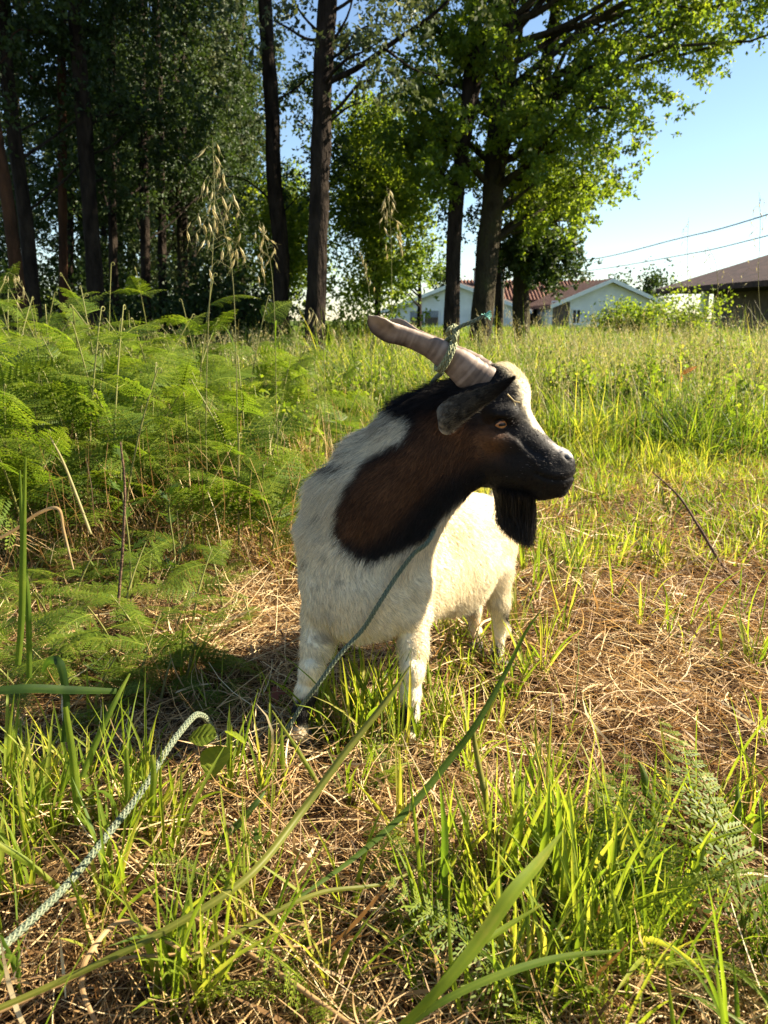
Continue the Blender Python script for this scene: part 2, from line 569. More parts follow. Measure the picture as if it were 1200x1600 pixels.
# red roof building: ridge runs across the picture
def red_house():
    r = thing('red_roof_house', 'low house with a terracotta tile roof between the tree trunks', 'house', (hx(835, 63), 66, 0))
    box('wall', (-6, 6, 0, 7, -0.3, 2.3), M['plaster_grey'], r)
    prof = [(-0.5, 2.302), (3.5, 4.1), (7.5, 2.302)]
    V = np.array([(x, y, z) for x in (-6.4, 6.4) for y, z in prof])
    me = bpy.data.meshes.new('roof')
    me.from_pydata([tuple(v) for v in V], [], [(0, 3, 4, 1), (1, 4, 5, 2), (0, 1, 2), (5, 4, 3), (0, 2, 5, 3)])
    rf = obj('roof', me, M['tile_red'], r)
    g = Geo()
    for k in range(42):
        x = -6.3 + k * 0.3
        g.add(*tube(np.array([(x, -0.5, 2.34), (x, 3.5, 4.13)]), 0.09, 6, cap=False))
    obj('tile_row', g.mesh('tile_rows'), M['tile_red'], rf)['kind'] = 'stuff'
    window(r, -3.5, -0.002, 1.3, 1.4, 1.1, 0.4)
    window(r, 1.5, -0.002, 1.3, 1.4, 1.1, 0.4)
    c = box('chimney', (-5.0, -4.3, 2.2, 2.9, 2.6, 4.9), M['plaster_grey'], r)
    box('cap', (-5.1, -4.2, 2.1, 3.0, 4.902, 5.05), M['tile_red'], c)


red_house()


def right_house():
    Y = 30.0
    r = thing('dark_roof_house', 'brown roofed house with open porch at the right edge of the field', 'house', (hx(1290, Y), Y, 0), None, 0.12)
    box('wall', (-1.2, 7.5, 0.3, 8, -0.3, 2.2), M['brown_door'], r)
    # hipped roof rising to the right
    e = 1.62
    V = [(-3.6, -1.0, 2.0), (8.4, -1.0, 2.0), (8.4, 9.0, 2.0), (-3.6, 9.0, 2.0), (2.4, 4.0, 4.5), (5.6, 4.0, 4.5),
         (-3.6, -1.0, 2.22), (8.4, -1.0, 2.22), (8.4, 9.0, 2.22), (-3.6, 9.0, 2.22)]
    me = bpy.data.meshes.new('roof')
    me.from_pydata(V, [], [(0, 3, 2, 1), (0, 1, 7, 6), (1, 2, 8, 7), (2, 3, 9, 8), (3, 0, 6, 9), (6, 7, 5, 4), (7, 8, 5), (8, 9, 4, 5), (9, 6, 4)])
    rf = obj('roof', me, M['tile_deep'], r)
    g = Geo()
    for k in range(30):
        f = (k + .5) / 30
        x = -3.6 + 12 * f
        top = min(1.0, (x + 3.6) / 6.0, (8.4 - x) / 2.8)
        g.add(*tube(np.array([(x, -1.0, 2.25), (x, -1.0 + 5 * top, 2.25 + 2.28 * top)]), 0.10, 6, cap=False))
    obj('tile_row', g.mesh('tile_rows'), M['tile_deep'], rf)['kind'] = 'stuff'
    for x in (-3.2, -1.7):
        box('porch_post', (x - .13, x + .13, -0.7, -0.44, -0.1, 1.998), M['plaster'], r)
    for x in (-3.2,):
        box('porch_post', (x - .13, x + .13, 5.0, 5.26, -0.1, 1.998), M['plaster'], r)
    window(r, 0.2, 0.298, 1.2, 1.3, 1.1, 0.3)
    window(r, 2.6, 0.298, 1.2, 1.3, 1.1, 0.3)
    box('door', (4.2, 5.1, 0.2, 0.298, 0.0, 1.55), M['brown_door'], r)


right_house()

# utility pole and overhead cables
def utility():
    Y = 46.0
    base = PX(783, 500, Y)
    top = PX(782, 398, Y)[2]
    r = thing('utility_pole', 'dark wooden utility pole standing between the mossy trunks and the white house', 'pole', (base[0], Y, 0))
    obj('shaft', mesh_np('shaft', *tube([(0, 0, -0.2), (0, 0, top)], [0.15, 0.10], 10)), M['wood_pole'], r)
    box('crossarm', (-0.9, 0.9, -0.16, -0.102, top - 0.5, top - 0.36), M['wood_pole'], r)
    for x in (-0.8, 0.8):
        obj('insulator', mesh_np('insulator', *tube([(x, -0.13, top - 0.358), (x, -0.13, top - 0.30), (x, -0.13, top - 0.24), (x, -0.13, top - 0.2)], [0.03, 0.06, 0.04, 0.02], 8)), M['white_trim'], r)
    ends = [((915, 406), (1200, 335), 3, 'upper black overhead cable sagging across the clear sky'),
            ((905, 424), (1200, 368), 5, 'lower black overhead cable sagging just under the upper one')]
    for (a, b, sag, lab) in ends:
        pts = []
        A = np.array((base[0] + 0.8, Y, top - 0.22 - 0.7 * (lab[0] == 'l')))
        B = PX(b[0], b[1], 20.0)
        mid = PX(a[0], a[1], 36.0)
        ext = B + (B - mid) * 0.9 + np.array((0, 0, 0.6))
        P = spline([A, mid, PX((a[0] + b[0]) / 2, (a[1] + b[1]) / 2 + sag, 26.5), B, ext], 60)
        o = obj('overhead_cable', mesh_np('overhead_cable', *tube(P, 0.016 if lab[0] == 'u' else 0.013, 6)), M['cable'])
        tag(o, lab, 'cable')


utility()

# ------------------------------------------------------------------ trees
def inside(poly, x, y):
    poly = np.asarray(poly, dtype=float)
    c = np.zeros(len(x), bool)
    j = len(poly) - 1
    for i in range(len(poly)):
        xi, yi = poly[i]
        xj, yj = poly[j]
        with np.errstate(divide='ignore', invalid='ignore'):
            t = ((yi > y) != (yj > y)) & (x < (xj - xi) * (y - yi) / (yj - yi + 1e-12) + xi)
        c ^= t
        j = i
    return c


def seg_dist(poly, x, y, closed=True):
    """distance in pixels to a polyline"""
    poly = np.asarray(poly, dtype=float)
    best = np.full(x.shape, 1e9)
    m = len(poly) if closed else len(poly) - 1
    for i in range(m):
        a, b = poly[i], poly[(i + 1) % len(poly)]
        d = b - a
        t = np.clip(((x - a[0]) * d[0] + (y - a[1]) * d[1]) / (d @ d + 1e-9), 0, 1)
        best = np.minimum(best, np.hypot(x - a[0] - t * d[0], y - a[1] - t * d[1]))
    return best


def trunk_mesh(P, R, sides=14):
    T, A, B = frames(P)
    V, F = tube(P, R, sides, rough=0.05, cap=False)
    return mesh_np('trunk', V, F)


def limb(parent, a, b, r0, mat, sag=0.4, kids=3):
    """a limb from a to b with a few twigs"""
    a, b = np.asarray(a, float), np.asarray(b, float)
    L = np.linalg.norm(b - a)
    mid = (a + b) / 2 + np.array((0, 0, sag * L * 0.25)) + rng.normal(size=3) * L * 0.06
    P = spline([a, (a + mid) / 2 + rng.normal(size=3) * L * 0.03, mid, (mid + b) / 2 + rng.normal(size=3) * L * 0.04, b], 12)
    g = Geo()
    g.add(*tube(P, np.linspace(r0, r0 * 0.2, 12), 7, cap=False))
    for k in range(kids):
        i = rng.integers(4, 11)
        d = norm(P[i] - P[i - 1] + rng.normal(size=3) * 0.9)
        l = L * rng.uniform(0.08, 0.2)
        Q = spline([P[i], P[i] + d * l * 0.5 + rng.normal(size=3) * l * .06, P[i] + d * l + np.array((0, 0, -0.05 * l))], 6)
        g.add(*tube(Q, np.linspace(r0 * 0.4, r0 * 0.08, 6), 5, cap=False))
    return obj('branch', g.mesh('branch'), mat, parent), P


def tree(name, label, cat, base, path, radii, mat, leafm, hubs, n_leaf, leaf, hub_r, group=None, spread=(1, 1, 0.8), limb_r=0.05, clumps=8, tint_bias=0.0, drop=None, ivy=0):
    """base world point, path trunk points relative to the base; hubs relative to the base: where limbs end and leaves gather"""
    r = thing(name, label, cat, tuple(base), group)
    P = spline(path, 26)
    R = np.interp(np.linspace(0, 1, 26), np.linspace(0, 1, len(radii)), radii)
    obj('trunk', trunk_mesh(P, R), mat, r)
    C, T = [], []
    hubs = np.asarray(hubs, float)
    for h in hubs:
        cand = P[(P[:, 2] < h[2] + 0.3)]
        if len(cand) == 0: cand = P[:2]
        i = np.argmin(np.linalg.norm(cand - (h - np.array((0, 0, np.linalg.norm((h - P[len(P) // 2])[:2]) * 0.5))), axis=1))
        b_, Q = limb(r, cand[i], h, limb_r * rng.uniform(0.6, 1.1), mat)
        k = rng.poisson(clumps) + 1
        cc = h + rng.normal(size=(k, 3)) * hub_r * np.array(spread)
        mm = max(1, k // 2)
        cc = np.vstack([cc, Q[rng.integers(5, 12, mm)] + rng.normal(size=(mm, 3)) * hub_r * 0.4])
        C.append(cc)
    if ivy:
        cc = P[rng.integers(3, 20, ivy)] + rng.normal(size=(ivy, 3)) * 0.18
        C.append(cc)
    C = np.vstack(C)
    if drop is not None:
        C = C[drop(C + np.asarray(base))]
    per = max(4, int(n_leaf / max(1, len(C))))
    ct = rng.normal(size=len(C)) * 0.13
    # several small sprays in a clump, each a short twig of leaves
    sub = 6
    S0 = np.repeat(C, sub, 0) + rng.normal(size=(len(C) * sub, 3)) * hub_r * 0.34
    st = np.repeat(ct, sub)
    pts = np.repeat(S0, max(1, per // sub), 0)
    tt = np.repeat(st, max(1, per // sub))
    pts = pts + rng.normal(size=pts.shape) * hub_r * 0.12 * np.array((1, 1, 0.7))
    V, F = leafcards(pts, leaf * rng.uniform(0.6, 1.3, len(pts)))
    tint = np.clip(0.5 + tint_bias + tt + rng.normal(size=len(pts)) * 0.12, 0, 1)
    me = mesh_np('crown', V, F, True, {'tint': np.repeat(tint, 4)})
    obj('crown', me, leafm, r)
    return r


def trunk_px(pts, Y, h_top=None):
    """trunk polyline given in picture points at depth Y, returned relative to its base"""
    W = np.array([PX(x, y, Y) for x, y in pts])
    b = W[0].copy()
    # extend to the ground
    d = W[1] - W[0]
    foot = W[0] - d / d[2] * (W[0][2] + 0.15) * np.array((0.5, 0.5, 1))
    W = np.vstack([foot, W])
    if h_top:
        d = norm(W[-1] - W[-2])
        W = np.vstack([W, W[-1] + d * (h_top - W[-1][2]) * 0.5 + np.array((.15, 0, 0)), W[-1] + d * (h_top - W[-1][2])])
    base = np.array((foot[0], foot[1], 0.0))
    return base, W - base


# crown outline of the tall oak at the right, as the photograph shows it (used to place its limbs in space)
oak_poly = [(650, -700), (640, 0), (640, 120), (640, 260), (690, 330), (790, 330), (800, 440), (870, 455), (912, 430), (905, 360), (990, 315),
            (1000, 235), (1075, 190), (1125, 185), (1140, 120), (1190, 85), (1290, 20), (1400, -100), (1350, -700)]
thin_poly = [(960, 260), (1000, 100), (960, 0), (940, -100), (1400, -200), (1300, 60), (1130, 200), (1010, 320), (900, 380)]


def hubs_in(poly, n, Y0, Y1, base, ymin=-700, ymax=460, keep=None):
    out = []
    poly = np.asarray(poly, float)
    while len(out) < n:
        x = rng.uniform(poly[:, 0].min(), poly[:, 0].max(), 200)
        y = rng.uniform(ymin, ymax, 200)
        ok = inside(poly, x, y) & ((seg_dist(poly, x, y) > 14))
        if keep is not None: ok &= keep(x, y)
        for a, b in zip(x[ok], y[ok]):
            out.append(PX(a, b, rng.uniform(Y0, Y1)) - base)
            if len(out) >= n: break
    return out


def drop_outside(poly, slack=0.0):
    def f(W):
        x, y = PROJ(W)
        return inside(poly, x, y) & (seg_dist(poly, x, y) > slack)
    return f


# main oak: thick trunk at x 760, crown to the right
YB = 14.0
base, path = trunk_px([(752, 505), (768, 330), (778, 200), (790, 60), (800, -60)], YB, 12)
keepR = lambda x, y: rng.random(len(x)) < np.where(x > 960, 0.75, 1.0)
tree('oak_tree', 'tall mossy trunked oak with the bright crown spreading out to the clear sky', 'tree', base, path, [0.24, 0.185, 0.175, 0.15, 0.12, 0.05],
     M['bark_mossy'], M['oak_leaf'], hubs_in(oak_poly, 125, YB - 1.6, YB + 2.6, base, -560, 450, keepR), 150000, 0.085, 0.42, limb_r=0.06, clumps=8,
     drop=drop_outside(oak_poly, 6), tint_bias=0.10)
# its slimmer neighbour, forked
base, path = trunk_px([(705, 505), (712, 330), (728, 180), (745, 0), (748, -60)], YB - 0.6, 12)
rr = tree('forked_tree', 'slim dark tree with a forking stem just beside the mossy oak', 'tree', base, path, [0.17, 0.125, 0.115, 0.10, 0.08, 0.04],
          M['bark'], M['oak_leaf'], [PX(x, y, YB - 0.6 + rng.uniform(-1.2, 1.2)) - base for x, y in
                                     [(650, 40), (660, 130), (690, 180), (730, 90), (640, 220), (690, 260), (755, 40), (700, -60), (640, -120), (760, -150), (690, -250), (820, -100), (660, 200), (705, 80)]],
          16000, 0.085, 0.32, limb_r=0.035, clumps=6, tint_bias=0.0)
a = PX(718, 260, YB - 0.6) - base
P = spline([a, PX(745, 120, YB - 0.5) - base, PX(772, 20, YB - 0.4) - base, PX(800, -120, YB - .4) - base], 14)
obj('branch', mesh_np('branch', *tube(P, np.linspace(0.11, 0.06, 14), 10, cap=False, rough=.04)), M['bark'], rr)
# young stem between and the one carrying the low bough
base, path = trunk_px([(779, 505), (777, 400), (781, 320), (790, 200)], YB + 1.5, 8)
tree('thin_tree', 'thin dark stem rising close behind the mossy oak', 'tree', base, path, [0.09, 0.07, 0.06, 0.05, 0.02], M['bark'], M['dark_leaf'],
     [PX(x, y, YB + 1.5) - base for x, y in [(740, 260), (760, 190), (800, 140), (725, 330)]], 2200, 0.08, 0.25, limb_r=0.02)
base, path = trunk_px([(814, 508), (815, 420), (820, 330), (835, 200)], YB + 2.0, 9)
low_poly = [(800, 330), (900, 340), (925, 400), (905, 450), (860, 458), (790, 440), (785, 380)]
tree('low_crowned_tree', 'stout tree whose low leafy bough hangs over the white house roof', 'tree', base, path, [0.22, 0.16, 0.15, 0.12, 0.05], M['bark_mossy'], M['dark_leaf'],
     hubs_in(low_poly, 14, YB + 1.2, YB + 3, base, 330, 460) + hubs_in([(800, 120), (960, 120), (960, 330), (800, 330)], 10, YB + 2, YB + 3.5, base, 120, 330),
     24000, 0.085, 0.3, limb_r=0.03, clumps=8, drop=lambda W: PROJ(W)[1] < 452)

# dark trunk in the middle with a long side branch
YM = 11.0
base, path = trunk_px([(492, 520), (496, 400), (500, 260), (504, 120), (512, 0), (518, -120)], YM, 13)
rr = tree('pine_tree', 'thick dark straight trunk standing alone at the edge of the wood', 'tree', base, path, [0.165, 0.138, 0.130, 0.125, 0.12, 0.115, 0.07],
          M['bark'], M['euc_leaf'],
          [PX(x, y, YM + rng.uniform(-.8, .8)) - base for x, y in [(600, 60), (560, -40), (640, -30), (430, -60), (480, -160), (580, -180), (650, 20), (420, 30), (610, 130)]],
          3600, 0.085, 0.34, limb_r=0.03, clumps=5)
P = spline([PX(508, 130, YM) - base, PX(560, 105, YM) - base, PX(620, 62, YM - .1) - base, PX(680, 20, YM - .2) - base, PX(740, -40, YM - .2) - base], 14)
obj('branch', mesh_np('branch', *tube(P, np.linspace(0.045, 0.015, 14), 7, cap=False)), M['bark'], rr)
for (pa, pb, pc) in [((510, 80), (545, 20), (560, -60)), ((508, 60), (470, 20), (440, -40)), ((600, 75), (650, 110), (700, 120)), ((506, 200), (540, 170), (565, 160))]:
    P = spline([PX(*pa, YM) - base, PX(*pb, YM) - base, PX(*pc, YM - .2) - base], 10)
    obj('branch', mesh_np('branch', *tube(P, np.linspace(0.022, 0.006, 10), 6, cap=False)), M['bark'], rr)

# bright bushy trees behind the dark trunk
def bushy(label, px0, px1, py0, py1, Y, n, leafm, tint, group=None, leafsize=0.09, trunk_r=0.09, hubr=0.4, nh=26, name='bushy_tree', polyg=None):
    xb = (px0 + px1) / 2
    yt = max(py0 + 30, -60)
    base, path = trunk_px([(xb, 500), (xb + rng.uniform(-4, 4), (500 + yt) / 2), (xb + rng.uniform(-8, 8), yt)], Y)
    poly = polyg or [(px0, py0 + 60), ((px0 * 2 + px1) / 3, py0), ((px0 + px1 * 2) / 3, py0 + 10), (px1, py0 + 80), (px1 - 10, py1 - 30), (px0 + 20, py1)]
    return tree(name, label, 'tree', base, path, [trunk_r, trunk_r * .8, trunk_r * .6, trunk_r * .3], M['bark'], leafm, hubs_in(poly, nh, Y - 1.2, Y + 1.2, base, py0, py1), n,
                leafsize, hubr, group=group, limb_r=trunk_r * 0.4, clumps=8, tint_bias=tint)


bushy('bright green bushy tree filling the gap just behind the thick dark trunk', 512, 668, 140, 470, 17, 34000, M['oak_leaf'], 0.12, nh=60)
bushy('small sunlit tree low between the slim curved trunk and the thick dark one', 395, 500, 270, 480, 18, 16000, M['oak_leaf'], 0.05, nh=30)
bushy('loose pale green tree low behind the forked stem', 590, 720, 380, 470, 24, 3000, M['oak_leaf'], 0.0, nh=10, hubr=0.4, leafsize=.11)
bushy('thin round topped grey tree beyond the roofs, nearest the overhead cables', 940, 990, 405, 500, 70, 1100, M['dark_leaf'], 0, nh=9, hubr=0.8, leafsize=0.32, trunk_r=.12)
bushy('feathery grey tree beyond the field, between the white house and the porch house', 985, 1055, 412, 505, 66, 1800, M['dark_leaf'], 0, nh=11, hubr=0.8, leafsize=0.32, trunk_r=.12)
bushy('hazy tree beyond the houses, seen between the two mossy trunks', 655, 735, 395, 470, 72, 1800, M['dark_leaf'], 0.1, nh=12, hubr=0.8, leafsize=.32, trunk_r=.12)

# the wood at the left: dark trunks, each a tree
slim = [
    ([(437, 500), (440, 400), (428, 280), (424, 150), (414, 0)], 15.0, 0.15, 'slim curved dark trunk left of the thick lone one', 'bark'),
    ([(150, 470), (142, 350), (130, 180), (117, 0)], 13.0, 0.13, 'dark trunk leaning away above the bracken, second thickest of the wood', 'bark'),
    ([(100, 480), (98, 300), (97, 150), (98, 0)], 14.0, 0.078, 'thin straight trunk with reddish brown bark', 'bark_red'),
    ([(178, 440), (175, 300), (174, 150), (176, 0)], 15.5, 0.08, 'thin dark upright trunk right beside the leaning one', 'bark'),
    ([(52, 470), (38, 330), (18, 180), (4, 40), (-6, -80)], 12.5, 0.11, 'dark leaning trunk close to the edge of the wood, beside the red one', 'bark'),
    ([(30, 470), (14, 330), (-8, 200), (-30, 60)], 11.5, 0.095, 'leaning trunk with lit brown bark at the very edge of the picture', 'bark_red'),
    ([(228, 470), (226, 330), (222, 160), (219, 0)], 17.0, 0.10, 'dim trunk deep in the wood behind the oat stalk, left of a pair', 'bark'),
    ([(255, 470), (252, 330), (248, 160), (243, 0)], 18.0, 0.10, 'dim trunk deep in the wood behind the oat stalk, right of a pair', 'bark'),
    ([(283, 470), (280, 330), (274, 160), (270, 0)], 19.0, 0.07, 'thin pale flecked trunk in the deepest shade of the wood', 'bark_mossy'),
]
for pts, Y, r0, lab, bm in slim:
    base, path = trunk_px(pts, Y, 12 + rng.uniform(0, 2))
    hubs = []
    top = PX(pts[-1][0], 0, Y)
    for k in range(15):
        z = rng.uniform(3.3, 10)
        i = np.argmin(abs(path[:, 2] - z))
        ang = rng.uniform(0, 2 * PI)
        rad = rng.uniform(0.4, 2.0)
        hubs.append(path[i] * np.array((1, 1, 0)) + np.array((math.cos(ang) * rad, math.sin(ang) * rad + 1.3, z)))
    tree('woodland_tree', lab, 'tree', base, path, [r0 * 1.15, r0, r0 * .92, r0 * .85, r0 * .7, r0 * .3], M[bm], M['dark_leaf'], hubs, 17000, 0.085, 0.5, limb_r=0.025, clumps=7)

# further trees of the wood, no telling one from another
for k in range(26):
    Y = rng.uniform(17, 32)
    px = rng.uniform(-160, 420) if k > 3 else (-60, 110, 250, 360)[k]
    r0 = rng.uniform(0.06, 0.14)
    lean = rng.uniform(-8, 8)
    base, path = trunk_px([(px, 480), (px + lean, 300), (px + lean * 1.3, 100)], Y, rng.uniform(10, 14))
    hubs = []
    for q in range(12):
        z = rng.uniform(1.8, 10)
        i = np.argmin(abs(path[:, 2] - z))
        ang = rng.uniform(0, 2 * PI)
        rad = rng.uniform(0.3, 1.9)
        hubs.append(path[i] * np.array((1, 1, 0)) + np.array((math.cos(ang) * rad, math.sin(ang) * rad, z)))
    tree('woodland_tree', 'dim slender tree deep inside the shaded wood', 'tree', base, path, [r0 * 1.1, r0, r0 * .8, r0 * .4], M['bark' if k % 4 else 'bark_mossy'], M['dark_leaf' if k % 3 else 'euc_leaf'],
         hubs, 9000, 0.12, 0.6, group='slender trees deep in the wood', limb_r=0.025, clumps=6)

# understorey shrubs along the edge of the wood
def shrub(label, px, Y, w, h, n, leafm, tint=0.0, group=None, leaf=0.08, lift=0.0):
    b = PX(px, 500, Y); b[2] = 0
    r = thing('shrub', label, 'shrub', tuple(b), group)
    g = Geo()
    C = []
    for k in range(14):
        ang = rng.uniform(0, 2 * PI); rad = rng.uniform(0.1, 1) * w / 2
        tip = np.array((math.cos(ang) * rad, math.sin(ang) * rad * 0.8, rng.uniform(0.45, 1.0) * h * (1 - 0.35 * rad / (w / 2))))
        Q = spline([(0, 0, -0.02), tip * 0.5 + np.array((0, 0, 0.15 * h)), tip], 8)
        g.add(*tube(Q, np.linspace(0.02, 0.005, 8), 5, cap=False))
        C.append(Q[rng.integers(2, 8, 5)] + rng.normal(size=(5, 3)) * w * 0.08)
    obj('stem', g.mesh('stem'), M['bark'], r)
    C = np.vstack(C)
    pts = np.repeat(C, n // len(C), 0)
    pts = pts + rng.normal(size=pts.shape) * np.array((w, w, h)) * 0.09
    pts[:, 2] = np.maximum(pts[:, 2], 0.05)
    V, F = leafcards(pts, leaf * rng.uniform(0.6, 1.3, len(pts)))
    obj('foliage', mesh_np('foliage', V, F, True, {'tint': np.repeat(np.clip(0.5 + tint + rng.normal(size=len(pts)) * .15, 0, 1), 4)}), leafm, r)
    return r


for k in range(16):
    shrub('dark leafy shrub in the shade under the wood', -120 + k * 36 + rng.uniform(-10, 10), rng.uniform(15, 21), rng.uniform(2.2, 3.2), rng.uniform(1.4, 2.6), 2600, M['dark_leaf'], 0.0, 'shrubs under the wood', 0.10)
shrub('sunlit olive green shrub at the foot of the thick lone trunk', 545, 14.5, 2.2, 1.1, 3000, M['oak_leaf'], 0.1)
shrub('green shrub beyond the grass just right of the gabled wall of the white house', 995, 30, 3.4, 1.5, 4200, M['oak_leaf'], 0.15, leaf=0.14)
shrub('low pale shrub beyond the grass in front of the porch house', 1085, 22, 2.4, 1.5, 3600, M['oak_leaf'], 0.2, leaf=0.1)
shrub('low green shrub in the gap between the lone trunk and the forked tree', 610, 20, 2.4, 0.8, 1500, M['oak_leaf'], 0.05, leaf=0.1)

# ------------------------------------------------------------------ grass, straw (uncountable)
def scatter(n, y0, y1, power=1.0, margin=0.5, spread=0.56):
    u = rng.random(n) ** power
    Y = y0 + (y1 - y0) * u
    X = rng.uniform(-1, 1, n) * (spread * Y + margin)
    return X, Y


def stuff(name, label, parts, mat):
    o = obj(name, parts.mesh(name), mat)
    return tag(o, label, name.replace('_', ' '), None, 'stuff')


goat_feet = None


def dry_zone(x, y):
    """1 where the mown straw lies bare, 0 where it grows green"""
    d = 1 / (1 + np.exp((y - 3.1 - 0.5 * fnoise(x, y, 1.3, 2)) * 3.0))
    return d


# straw mulch
g = Geo()
n = 62000
X, Y = scatter(n, 0.42, 4.2, 1.15)
Z = gz(X, Y) + rng.random(n) ** 2 * 0.05 * (0.4 + fnoise(X, Y, 3))
L = rng.uniform(0.04, 0.24, n) * (0.75 + 0.1 * Y)
W = rng.uniform(0.0011, 0.0030, n) * (0.8 + 0.15 * Y)
hd = rng.uniform(0, 2 * PI, n) + 0.4
V, F, m = ribbons(np.stack([X, Y, Z], -1), hd, rng.normal(1.45, 0.20, n), rng.normal(0.12, 0.45, n), L, W, 4, curl=rng.normal(0, 0.7, n), roll=rng.uniform(-1.2, 1.2, n), prof='stem')
V[:, 2] = np.maximum(V[:, 2], gz(V[:, 0], V[:, 1]) + 0.002)
cl = fnoise(X, Y, 4.0, 5)
g.add(V, F, np.repeat(np.clip(0.27 + 0.50 * cl + rng.normal(size=n) * 0.24, 0, 1), m))
stuff('straw', 'mown golden brown straw lying in a loose mat over the soil', g, M['straw'])

# broad dead leaves and curled blades among the straw
g = Geo()
n = 2600
X, Y = scatter(n, 0.45, 3.6, 1.1)
V, F, m = ribbons(np.stack([X, Y, gz(X, Y) + rng.uniform(0.004, 0.05, n)], -1), rng.uniform(0, 2 * PI, n), rng.normal(1.35, 0.3, n), rng.normal(0.3, 0.9, n), rng.uniform(0.04, 0.17, n),
                  rng.uniform(0.003, 0.0065, n), 5, curl=rng.normal(0, 1.2, n), roll=rng.uniform(-1, 1, n), prof='leaf')
V[:, 2] = np.maximum(V[:, 2], gz(V[:, 0], V[:, 1]) + 0.002)
g.add(V, F, np.repeat(np.clip(rng.normal(0.55, 0.25, n), 0, 1), m))
stuff('dead_leaves', 'dry curled leaf blades scattered through the straw mat', g, M['straw'])


def tufts(g, X, Y, blades, L, W, segs, tint, lean=(0.25, 0.2), bend=(0.5, 0.4), rad=0.02, fold=0.0, tj=0.12, vary=0.0):
    n = len(X)
    v1 = (fnoise(X, Y, 1.1, 21) - 0.5) * 2
    v2 = (fnoise(X, Y, 3.1, 31) - 0.5) * 2
    k = rng.poisson(blades, n) + 2
    idx = np.repeat(np.arange(n), k)
    N = len(idx)
    hd = rng.uniform(0, 2 * PI, N)
    r = rng.random(N) * rad
    x = X[idx] + np.cos(hd) * r
    y = Y[idx] + np.sin(hd) * r
    tl = (rng.uniform(0.6, 1.25, n) * (1 + vary * 0.8 * v1))[idx]
    tt = (rng.normal(size=n) * 0.10 + vary * 0.42 * v2)[idx]
    th = (rng.uniform(0, 2 * PI, n))[idx]
    hd = np.where(rng.random(N) < 0.35, th, hd)
    V, F, m = ribbons(np.stack([x, y, gz(x, y) - 0.005], -1), hd, abs(rng.normal(lean[0], lean[1], N)), rng.normal(bend[0], bend[1], N), L * tl * rng.uniform(0.45, 1.2, N),
                      W * rng.uniform(0.6, 1.3, N), segs, curl=rng.normal(0, .4, N), roll=rng.normal(0, .7, N), fold=fold)
    g.add(V, F, np.repeat(np.clip(tint + tt + rng.normal(size=N) * tj, 0, 1), m))


# near green grass sprouting through the straw
g = Geo()
X, Y = scatter(1500, 0.5, 3.4, 1.25)
dens = fnoise(X, Y, 2.2, 11)
bottom = np.exp(-((Y - 0.85) / 0.30) ** 2)
leftside = (X < -0.10 - 0.12 * (Y - 1))
pick = rng.random(len(X)) < np.clip(0.03 + 0.30 * (dens > 0.68) + 0.34 * bottom * (X > -0.1) + 0.08 * leftside, 0, 1)
tufts(g, X[pick], Y[pick], 5, 0.16, 0.0058, 6, 0.58, fold=0.35, vary=.6)
# the clumps round the goat's feet
fx, fy = [], []
for (px, py, k) in [(520, 1160, 16), (560, 1140, 12), (600, 1175, 9), (665, 1165, 6), (700, 1120, 5), (830, 1060, 6), (860, 1000, 5),
                    (820, 1340, 10), (880, 1370, 16), (930, 1400, 14), (860, 1450, 14), (760, 1400, 8), (960, 1450, 10), (700, 1470, 8), (1000, 1420, 8), (1050, 1300, 6), (1130, 1290, 6), (930, 1520, 16), (820, 1560, 14),
                    (60, 1320, 14), (110, 1270, 14), (200, 1290, 10), (230, 1330, 10), (40, 1240, 10), (400, 1250, 6), (330, 1560, 10), (180, 1400, 6), (1010, 880, 8), (930, 900, 10), (890, 930, 10), (860, 900, 8), (1050, 1000, 6), (1160, 1040, 6), (20, 1420, 10), (250, 1560, 8)]:
    b = GP(px, py)
    fx.append(b[0] + rng.normal(size=k) * 0.030 * b[1]); fy.append(b[1] + rng.normal(size=k) * 0.030 * b[1])
X = np.concatenate(fx); Y = np.concatenate(fy)
tufts(g, X, Y, 2.6, 0.18, 0.0072, 6, 0.68, lean=(0.16, 0.14), bend=(0.45, 0.35), rad=0.012, fold=0.35)
fx, fy = [], []
for (px, py, k) in [(620, 1150, 8), (660, 1130, 8), (690, 1060, 10), (715, 1010, 10), (740, 1060, 6), (770, 1075, 6), (805, 1060, 8), (700, 970, 12), (730, 985, 6)]:
    b = GP(px, py)
    fx.append(b[0] + rng.normal(size=k) * 0.03 * b[1]); fy.append(b[1] + rng.normal(size=k) * 0.03 * b[1])
tufts(g, np.concatenate(fx), np.concatenate(fy), 3, 0.10, 0.0055, 5, 0.66, rad=0.012, fold=0.35)
stuff('grass', 'green grass blades sprouting in tufts through the straw around the goat', g, M['grass'])

